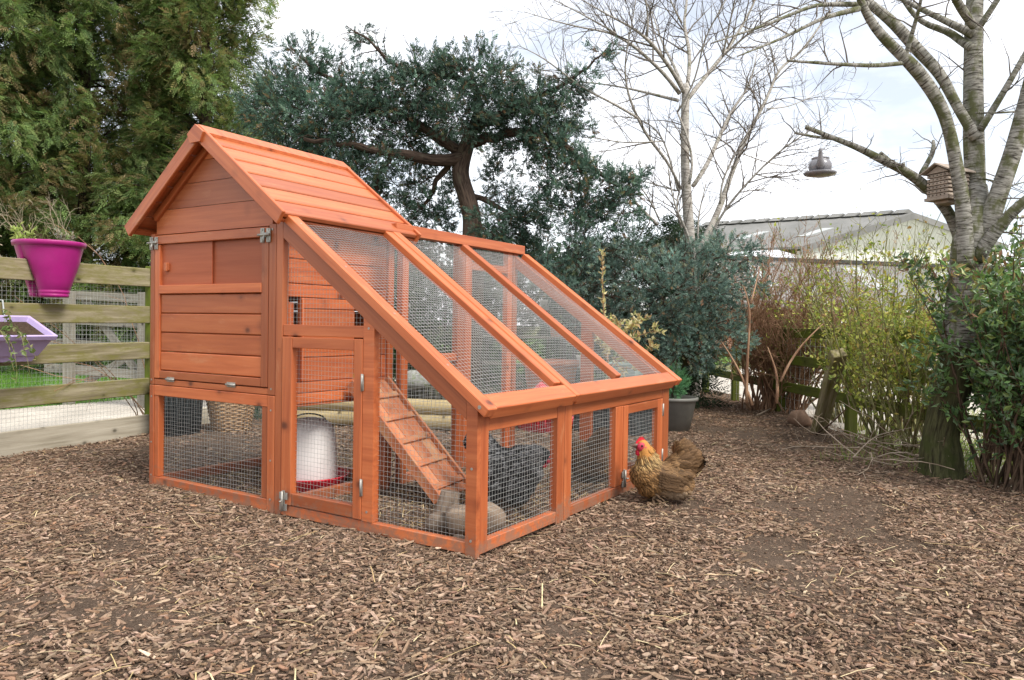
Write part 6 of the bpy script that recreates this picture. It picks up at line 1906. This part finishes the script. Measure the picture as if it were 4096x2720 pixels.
# plants in the window box and on the staging
little_plant('dry_plant', 'dry twiggy plant in the pale green planter', 'plant', A([pg[0], pg[1], pz + .115]), 9, .22, [(.25, .21, .09), (.16, .17, .06)], (.016, .03), stem=M_TWIGPALE)
spots = [(-1.0, .08, .402, M_TERRA, 'terracotta'), (-.55, .1, .402, M_DARKPL, 'black'), (.35, .1, .402, M_WHITEPL, 'white'), (.75, .08, .402, M_TERRA, 'terracotta'), (-.8, .38, .682, M_LIGHTGREY, 'grey'), (-.1, .36, .682, M_TERRA, 'terracotta'), (.5, .38, .682, M_DARKPL, 'black'), (-.4, .66, .962, M_WHITEPL, 'white'), (.3, .66, .962, M_DARKPL, 'black')]
WH = ['left end of lowest shelf', 'left centre of lowest shelf', 'right centre of lowest shelf', 'right end of lowest shelf', 'left end of middle shelf', 'centre of middle shelf', 'right end of middle shelf', 'left half of top shelf', 'right half of top shelf']
for (sx_, sy_, z_, mt, cn), wh in zip(spots, WH):
    p = so + A([sx_, sy_ + .04, z_ + .0015])
    pot('flower_pot', f'small {cn} flower pot, {wh} of the plant stand', 'flower pot', p, .045, .06, .105, mt, z0=p[2], rim=.005, n=18)
    P = p + A([0, 0, .15]) + rng.normal(size=(46, 3)) * A([.045, .045, .035])
    o = leaves('potted_plant', P, rng.normal(size=(46, 3)) + A([0, 0, .5]), [(.10, .16, .05), (.16, .2, .08), (.30, .32, .25)], None, (.025, .05), (.35, .6), M_LEAF, None)
    tag(o, f'leafy plant in the {cn} pot, {wh} of the plant stand', 'plant')


# grass beyond the fences
def grass(name, label, n, area, h, cols, z=-.07):
    P = []
    while len(P) < n:
        x_, y_ = random.uniform(area[0], area[1]), random.uniform(area[2], area[3])
        P.append((x_, y_, z))
    P = A(P); tv = A([(-.5, 0, 0), (.5, 0, 0), (.3, .6, .12), (-.3, .6, .12), (0, 1, .35)]); tf = A([[0, 1, 2, 3], [3, 2, 4, 4]])
    tf = A([[0, 1, 2, 3]]); tv = A([(-.5, 0, 0), (.5, 0, 0), (.12, 1, .3), (-.12, 1, .3)])
    d = np.stack([rng.normal(size=n) * .45, rng.normal(size=n) * .45, np.ones(n)], 1)
    ln = rng.uniform(h * .5, h * 1.3, n)
    V, Fq, Cc = scatter(tv, tf, P, frames(d), np.stack([np.full(n, .006), ln, ln], 1), palette(n, cols, None, .18))
    return tag(np_mesh(name, V, Fq, M_GRASS, None, Cc), label, 'grass', kind='stuff')


grass('grass', 'bright green grass beyond the path behind the left fence', 26000, (-10, -4.15, -1, 7.5), .07, [(.10, .22, .03), (.15, .29, .05), (.08, .17, .03)])
grass('rough_grass', 'yellow green rough grass outside the right fence', 5000, (2.9, 6.0, 3.0, 7.5), .09, [(.20, .27, .06), (.14, .22, .04), (.3, .3, .1)], -.06)

grass('weeds', 'yellow green weeds and grass round the foot of the right hand tree and rose bush', 1500, (2.5, 3.55, 2.75, 4.6), .10, [(.22, .30, .06), (.14, .22, .05), (.32, .34, .12)], -.05)

# ------------------------------------------------------------------ right fence
fr = thing('rail_fence', 'green mossy post and rail fence behind the shrubs on the right', 'fence', (1.6, 5.2, 0))
pts = [A([.30, 7.2, 0]), gz(2700 + 445 * .51, 1000 + 1170 * .51), A([1.62, 5.42, 0]), A([2.42, 4.28, 0]), A([3.55, 2.75, 0]), A([4.4, 1.4, 0])]
for i_, p in enumerate(pts):
    b = MB(); b.beam(p + A([.03, .02, -.1]), p + A([.03, .02, .86]), .075, .075, up=(.85, .5, 0), ch=.005); b.build('post', M_MOSSY, fr)
for i_ in range(5):
    o_ = A([-.012, -.008, 0])
    for z_ in (.27, .51, .76):
        b = MB(); b.beam(pts[i_] + o_ + A([0, 0, z_ + random.uniform(-.01, .01)]), pts[i_ + 1] + o_ + A([0, 0, z_ + random.uniform(-.01, .01)]) + nrm(pts[i_] - pts[i_ + 1]) * .003, .025, .085, ch=.004); b.build('rail', M_MOSSY, fr)
b = MB(); p0, p1 = gz(3270, 1722), at(3355, 1410, 5.35); b.beam(A([p0[0], p0[1], -.05]), p1, .10, .075, up=CZ, ch=.005); b.build('brace_post', M_FENCE, fr)
for i_ in (0, 1, 2):
    b = MB(); dd = pts[i_ + 1] - pts[i_]; wire(b, pts[i_] + A([.02, .015, 0]), nrm(dd), (0, 0, 1), [(0, 0), (np.linalg.norm(dd), 0), (np.linalg.norm(dd), .8), (0, .8)], pitch=.10, r_=.0013); b.build('wire_netting', M_WIRE, fr)
st_ = gz(2700 + 980 * .51, 1000 + 1360 * .51); b = MB(); lumpy(b, [A([st_[0] - .09, st_[1], .01]), A([st_[0] - .04, st_[1], .04]), A([st_[0] + .02, st_[1] - .02, .045]), A([st_[0] + .10, st_[1] - .04, .01])], [.03, .07, .075, .02], 10, .15, 21)
tag(b.build('stone', M_BRICKSTONE), 'reddish brown stone at the foot of the leaning fence post', 'stone')
s0, s1 = gz(3030, 1660, .01), gz(3180, 1600, .03); b = MB(); X, rr = resample([s0, (s0 + s1) / 2 + A([0, 0, .015]), s1], [.008, .007, .003], .05); b.tube(X, rr, 7)
tag(b.build('stick', M_TWIGPALE), 'pale stick lying on the bark in front of the bare reddish shrub', 'stick')
s0, s1 = gz(2700 + 1110 * .51, 1000 + 1445 * .51, .01), at(2700 + 1340 * .51, 1000 + 1250 * .51, 5.0); b = MB(); b.tube([s0, (s0 + s1) / 2 + A([0, 0, -.01]), s1], [.008, .007, .004], 7)
tag(b.build('stick', M_TWIGDARK), 'dark stick propped against the rose bush beside the leaning post', 'stick')

# ------------------------------------------------------------------ barn
bn = at(3645, 1250, 31.0); barn = thing('barn', 'grey barn with a pale clad gable and a lean-to roof behind the shrubs', 'barn', (bn[0], bn[1], -.06))
pk = at(3645, 861, 31.0); el = at(3205, 992, 30.4); er = at(4010, 985, 33.5)
rd_ = at(2800, 932, 36.0) - pk; rd_[2] = 0
dn_ = lambda p, dz: p + A([0, 0, dz])
gx_ = nrm(er - el)
m, t_, bs = newmat('corrugated_roof', .8, .2)
g = N(t_, 'ShaderNodeNewGeometry'); wv = N(t_, 'ShaderNodeTexWave', Scale=6.0, Distortion=0.3); mp_ = N(t_, 'ShaderNodeMapping'); mp_.inputs['Rotation'].default_value = (0, 0, math.atan2(gx_[1], gx_[0]) * -1)
t_.links.new(g.outputs['Position'], mp_.inputs['Vector']); t_.links.new(mp_.outputs['Vector'], wv.inputs['Vector'])
n_ = noise(t_, g.outputs['Position'], .9, 6, .6); t_.links.new(mix(t_, 1.0, ramp(t_, n_, [(.3, (.19, .19, .178)), (.7, (.28, .275, .26))]), ramp(t_, wv.outputs['Fac'], [(0, .82), (1, 1.1)]), 'MULTIPLY'), bs.inputs['Base Color']); bump(t_, bs, wv.outputs['Fac'], .5, .05); M_CORR = m
m, t_, bs = newmat('gable_cladding', .7, .2)
g = N(t_, 'ShaderNodeNewGeometry'); n_ = noise(t_, g.outputs['Position'], 1, 5, .6, (1.6, 1.6, .12)); mp_ = N(t_, 'ShaderNodeMapping'); mp_.inputs['Rotation'].default_value = (0, 0, math.atan2(gx_[1], gx_[0]) * -1); t_.links.new(g.outputs['Position'], mp_.inputs['Vector'])
wv = N(t_, 'ShaderNodeTexWave', Scale=1.6); t_.links.new(mp_.outputs['Vector'], wv.inputs['Vector'])
t_.links.new(mix(t_, 1.0, ramp(t_, n_, [(.3, (.62, .64, .55)), (.7, (.78, .79, .70))]), ramp(t_, wv.outputs['Fac'], [(0, .75), (.12, 1.0)]), 'MULTIPLY'), bs.inputs['Base Color']); M_CLAD = m
m, t_, bs = newmat('brick_wall', .9, .1)
g = N(t_, 'ShaderNodeNewGeometry'); mp_ = N(t_, 'ShaderNodeMapping'); mp_.inputs['Rotation'].default_value = (R(90), 0, 0); t_.links.new(g.outputs['Position'], mp_.inputs['Vector'])
bk = N(t_, 'ShaderNodeTexBrick', Scale=4.4); bk.inputs['Color1'].default_value = (.33, .12, .07, 1); bk.inputs['Color2'].default_value = (.24, .09, .055, 1); bk.inputs['Mortar'].default_value = (.40, .34, .28, 1)
t_.links.new(mp_.outputs['Vector'], bk.inputs['Vector']); t_.links.new(bk.outputs['Color'], bs.inputs['Base Color']); M_BRICK = m
M_FRAMEW = plain('white_window_frame', (.72, .72, .70), .5, .3); M_SKYL = plain('pale_rooflight', (.40, .42, .41), .4, .4); m, t_, bs = newmat('window_glass', .08, .6); bs.inputs['Base Color'].default_value = (.16, .19, .22, 1); M_GLASS = m
M_RIDGE = plain('dark_ridge_vent', (.06, .06, .055), .8, .2)
# gable wall
b = MB(); zl = el[2] * 0; wl = [dn_(el, -.12), dn_(pk, -.12), dn_(er, -.12)]
fl = lambda p, z_: A([p[0], p[1], z_])
b.prism([fl(el, 3.35), wl[0], wl[1], wl[2], fl(er, 3.35)], rd_ * .02); b.build('gable_wall', M_CLAD, barn)
b = MB(); b.prism([fl(el, -.06) + rd_ * .003, fl(el, 3.348) + rd_ * .003, fl(er, 3.348) + rd_ * .003, fl(er, -.06) + rd_ * .003], rd_ * .017); b.build('lower_wall', M_BRICK, barn)
ov = rd_ * -.012
for a_, bp_ in ((el, pk), (er, pk)):
    b = MB(); e_ = a_ + (a_ - bp_) * .03; b.prism([e_ + ov, bp_ + ov, bp_ + rd_, e_ + rd_], (0, 0, .10)); rfo = b.build('roof', M_CORR, barn)
    if a_ is el:
        for s0_, w_ in ((.13, .05), (.42, .05), (.70, .05)):
            q0 = e_ + (bp_ - e_) * .34 + rd_ * s0_; q1 = e_ + (bp_ - e_) * .58 + rd_ * s0_; b = MB(); b.prism([dn_(q0, .104), dn_(q1, .104), dn_(q1 + rd_ * w_, .104), dn_(q0 + rd_ * w_, .104)], (0, 0, .03)); b.build('rooflight', M_SKYL, rfo)
b = MB()
for i_ in range(14):
    q0 = pk + rd_ * (.01 + i_ * .07); q1 = q0 + rd_ * .05; wv_ = gx_ * .28
    b.prism([dn_(q0, .10) - wv_, dn_(q0, .26), dn_(q0, .10) + wv_], rd_ * .05)
b.build('ridge_cap', M_CORR, barn)
b = MB()
for i_ in range(13):
    q0 = pk + rd_ * (.061 + i_ * .07); b = MB(); b.prism([dn_(q0, .10) - gx_ * .2, dn_(q0, .20), dn_(q0, .10) + gx_ * .2], rd_ * .018); b.build('ridge_vent', M_RIDGE, barn)
for a_ in (el, er):
    b = MB(); e_ = a_ + (a_ - pk) * .03; b.prism([e_ + ov * 1.05 + A([0, 0, -.16]), pk + ov * 1.05 + A([0, 0, -.16]), pk + ov * 1.05 + A([0, 0, .09]), e_ + ov * 1.05 + A([0, 0, .09])], ov * .2); b.build('verge_board', M_CORR, barn)
# lean-to in front of the gable
fw_ = -CZ.copy(); fw_[2] = 0; fw_ = nrm(fw_)
la_, lb_ = fl(el - gx_ * 7.0, 3.34), fl(er + gx_ * .5, 3.48)
lo_ = 5.2
b = MB(); b.prism([la_, lb_, lb_ + fw_ * lo_ + A([0, 0, -1.95]), la_ + fw_ * lo_ + A([0, 0, -1.95])], (0, 0, .07)); lro = b.build('lean_to_roof', M_CORR, barn)
for s0_ in (.22, .48, .72, .9):
    q0 = la_ + (lb_ - la_) * s0_ + fw_ * lo_ * .12 + A([0, 0, -1.95 * .12 + .074]); q1 = q0 + fw_ * lo_ * .5 + A([0, 0, -1.95 * .5]); w_ = gx_ * .85
    b = MB(); b.prism([q0, q0 + w_, q1 + w_, q1], (0, 0, .025)); b.build('rooflight', M_SKYL, lro)
b = MB(); b.prism([la_ + A([0, 0, .075]), lb_ + A([0, 0, .075]), lb_ + A([0, 0, .22]), la_ + A([0, 0, .22])], fw_ * .12); b.build('flashing', M_RIDGE, barn)
wa_, wb_ = la_ + fw_ * (lo_ - .35), lb_ + fw_ * (lo_ - .35)
b = MB(); b.prism([fl(wa_, -.06), fl(wb_, -.06), fl(wb_, 1.60), fl(wa_, 1.60)], -fw_ * .25); b.build('lean_to_wall', M_BRICK, barn)
# the two windows seen between the shrubs
dw = (wa_ - CAM) @ CZ
for u_ in (3596, 3330):
    c0 = at(u_, 1270, 1.0) - CAM; tt = ((wa_ - CAM) @ fw_) / (c0 @ fw_); wc = CAM + c0 * tt; wc[2] = .98
    b = MB()
    for s_ in (-.5, 0.0, .5): b.beam(wc + gx_ * s_ + fw_ * .03 - A([0, 0, .40]), wc + gx_ * s_ + fw_ * .03 + A([0, 0, .40]), .06, .06, up=fw_)
    for z_ in (-.40, .05, .40): b.beam(wc - gx_ * .53 + fw_ * .035 + A([0, 0, z_]), wc + gx_ * .53 + fw_ * .035 + A([0, 0, z_]), .06, .06)
    wf = b.build('window', M_FRAMEW, barn)
    b = MB(); b.beam(wc - gx_ * .5 + fw_ * .012, wc + gx_ * .5 + fw_ * .012, .02, .80); b.build('pane', M_GLASS, wf)

# ------------------------------------------------------------------ teapot feeder and insect house
tpc = atd(1891, 400, 4.21)
tp_ = thing('bird_feeder', 'lavender teapot and saucer bird feeder hanging from a wire among the branches', 'bird feeder', tuple(tpc))
k = D * 4.21 / F
sc_l = lambda prof: [(r_ * k, z_ * k) for r_, z_ in prof]
b = MB(); b.lathe(sc_l([(0, -6), (20, -6), (34, -3), (37, 1), (36, 2), (22, -1), (0, -2)]), tpc, 36); b.build('saucer', M_TEAPOT, tp_)
b = MB(); b.lathe(sc_l([(0, -1), (14, -1), (19, 2), (24, 8), (26, 15), (25.5, 21), (22, 28), (18, 32), (20, 33), (20, 35), (14, 37.5), (5, 39), (5, 42), (0, 43)]), tpc, 36); b.build('pot', M_TEAPOT, tp_)
b = MB(); q0 = tpc + A([0, 0, 12 * k]); dr = nrm((CAM - tpc) * A([1, 1, 0]))
b.tube([q0 + dr * 22 * k, q0 + dr * 31 * k + A([0, 0, 5 * k]), q0 + dr * 36 * k + A([0, 0, 16 * k]), q0 + dr * 40 * k + A([0, 0, 30 * k]), q0 + dr * 43 * k + A([0, 0, 36 * k])], [10 * k, 9 * k, 6 * k, 4 * k, 4.4 * k], 12); b.build('spout', M_TEAPOT, tp_)
b = MB(); b.tube([q0 - dr * 24 * k + A([0, 0, 14 * k]), q0 - dr * 38 * k + A([0, 0, 12 * k]), q0 - dr * 40 * k, q0 - dr * 34 * k - A([0, 0, 8 * k]), q0 - dr * 24 * k - A([0, 0, 8 * k])], 3.2 * k, 10); b.build('handle', M_TEAPOT, tp_)
b = MB(); tpw = atd(1891, 307, 4.21); b.tube([tpc + A([0, 0, 42 * k]), A([tpc[0], tpc[1], (tpc[2] + tpw[2]) / 2 + .02]), A([tpc[0], tpc[1], tpw[2]])], .0011, 5); b.build('hanging_wire', M_WIRE, tp_)
# insect house
ih = atd(2184, 426, 4.22); k = D * 4.22 / F
hs = thing('insect_house', 'small brown wooden insect house wedged in the forked tree', 'insect house', tuple(ih))
hx_ = nrm(CX * .93 + CZ * -.36 * 0 + CZ * .36); hx_[2] = 0; hx_ = nrm(hx_); hy_ = A([-hx_[1], hx_[0], 0])
pz_ = lambda a_, b_, c_: ih + hx_ * a_ * k + hy_ * b_ * k + A([0, 0, c_ * k])
M_HOUSE = wood('brown_cedar', (.24, .19, .15), (.36, .295, .24), (.46, .39, .32), rough=.8, spec=.15, knots=False)
M_HOLE = plain('tube_hole', (.02, .015, .01), .9, .1)
b = MB()
for i_ in range(6):
    z0 = -30 + i_ * 9.0; b.obox(pz_(0, 0, z0 + 3.4), (hx_, hy_, A([0, 0, 1.0])), (32 * k, 27 * k, 3.3 * k), .0012); b.obox(pz_(1, 0, z0 + 7.6), (hx_, hy_, A([0, 0, 1.0])), (29 * k, 22 * k, 1.2 * k), .0004)
    b.obox(pz_(0, -27.6, z0 + 3.0), (hx_, nrm(hy_ * .9 + A([0, 0, -.42])), nrm(A([0, 0, .9]) + hy_ * .42)), (33 * k, 2.0 * k, 3.4 * k), .0008)
b.prism([pz_(-32, -28, 25), pz_(-32, 28, 25), pz_(-32, 0, 40)], hx_ * 64 * k)
b.build('trays', M_HOUSE, hs)
b = MB()
for i_ in range(6):
    for j_ in range(5): b.disc(pz_(-32.0, -20 + j_ * 10, -26 + i_ * 9.0), 1.5 * k, 8, -hx_, 0, .0012)
b.build('tube_holes', M_HOLE, hs)
for s_ in (-1, 1):
    b = MB(); b.prism([pz_(-42, 0, 44), pz_(-42, s_ * 38, 24.5), pz_(-42, s_ * 38, 27.5), pz_(-42, 0, 47.5)], hx_ * 84 * k); b.build('roof_board', M_HOUSE, hs)
b = MB(); b.obox(pz_(0, 0, -34), (hx_, hy_, A([0, 0, 1.0])), (35 * k, 31 * k, 3.4 * k), .0015); b.obox(pz_(4, 0, -41), (hx_, hy_, A([0, 0, 1.0])), (22 * k, 18 * k, 3.2 * k), .0015); b.build('base', M_HOUSE, hs)
print('verts', sum(len(o.data.vertices) for o in col.objects if o.type == 'MESH'))
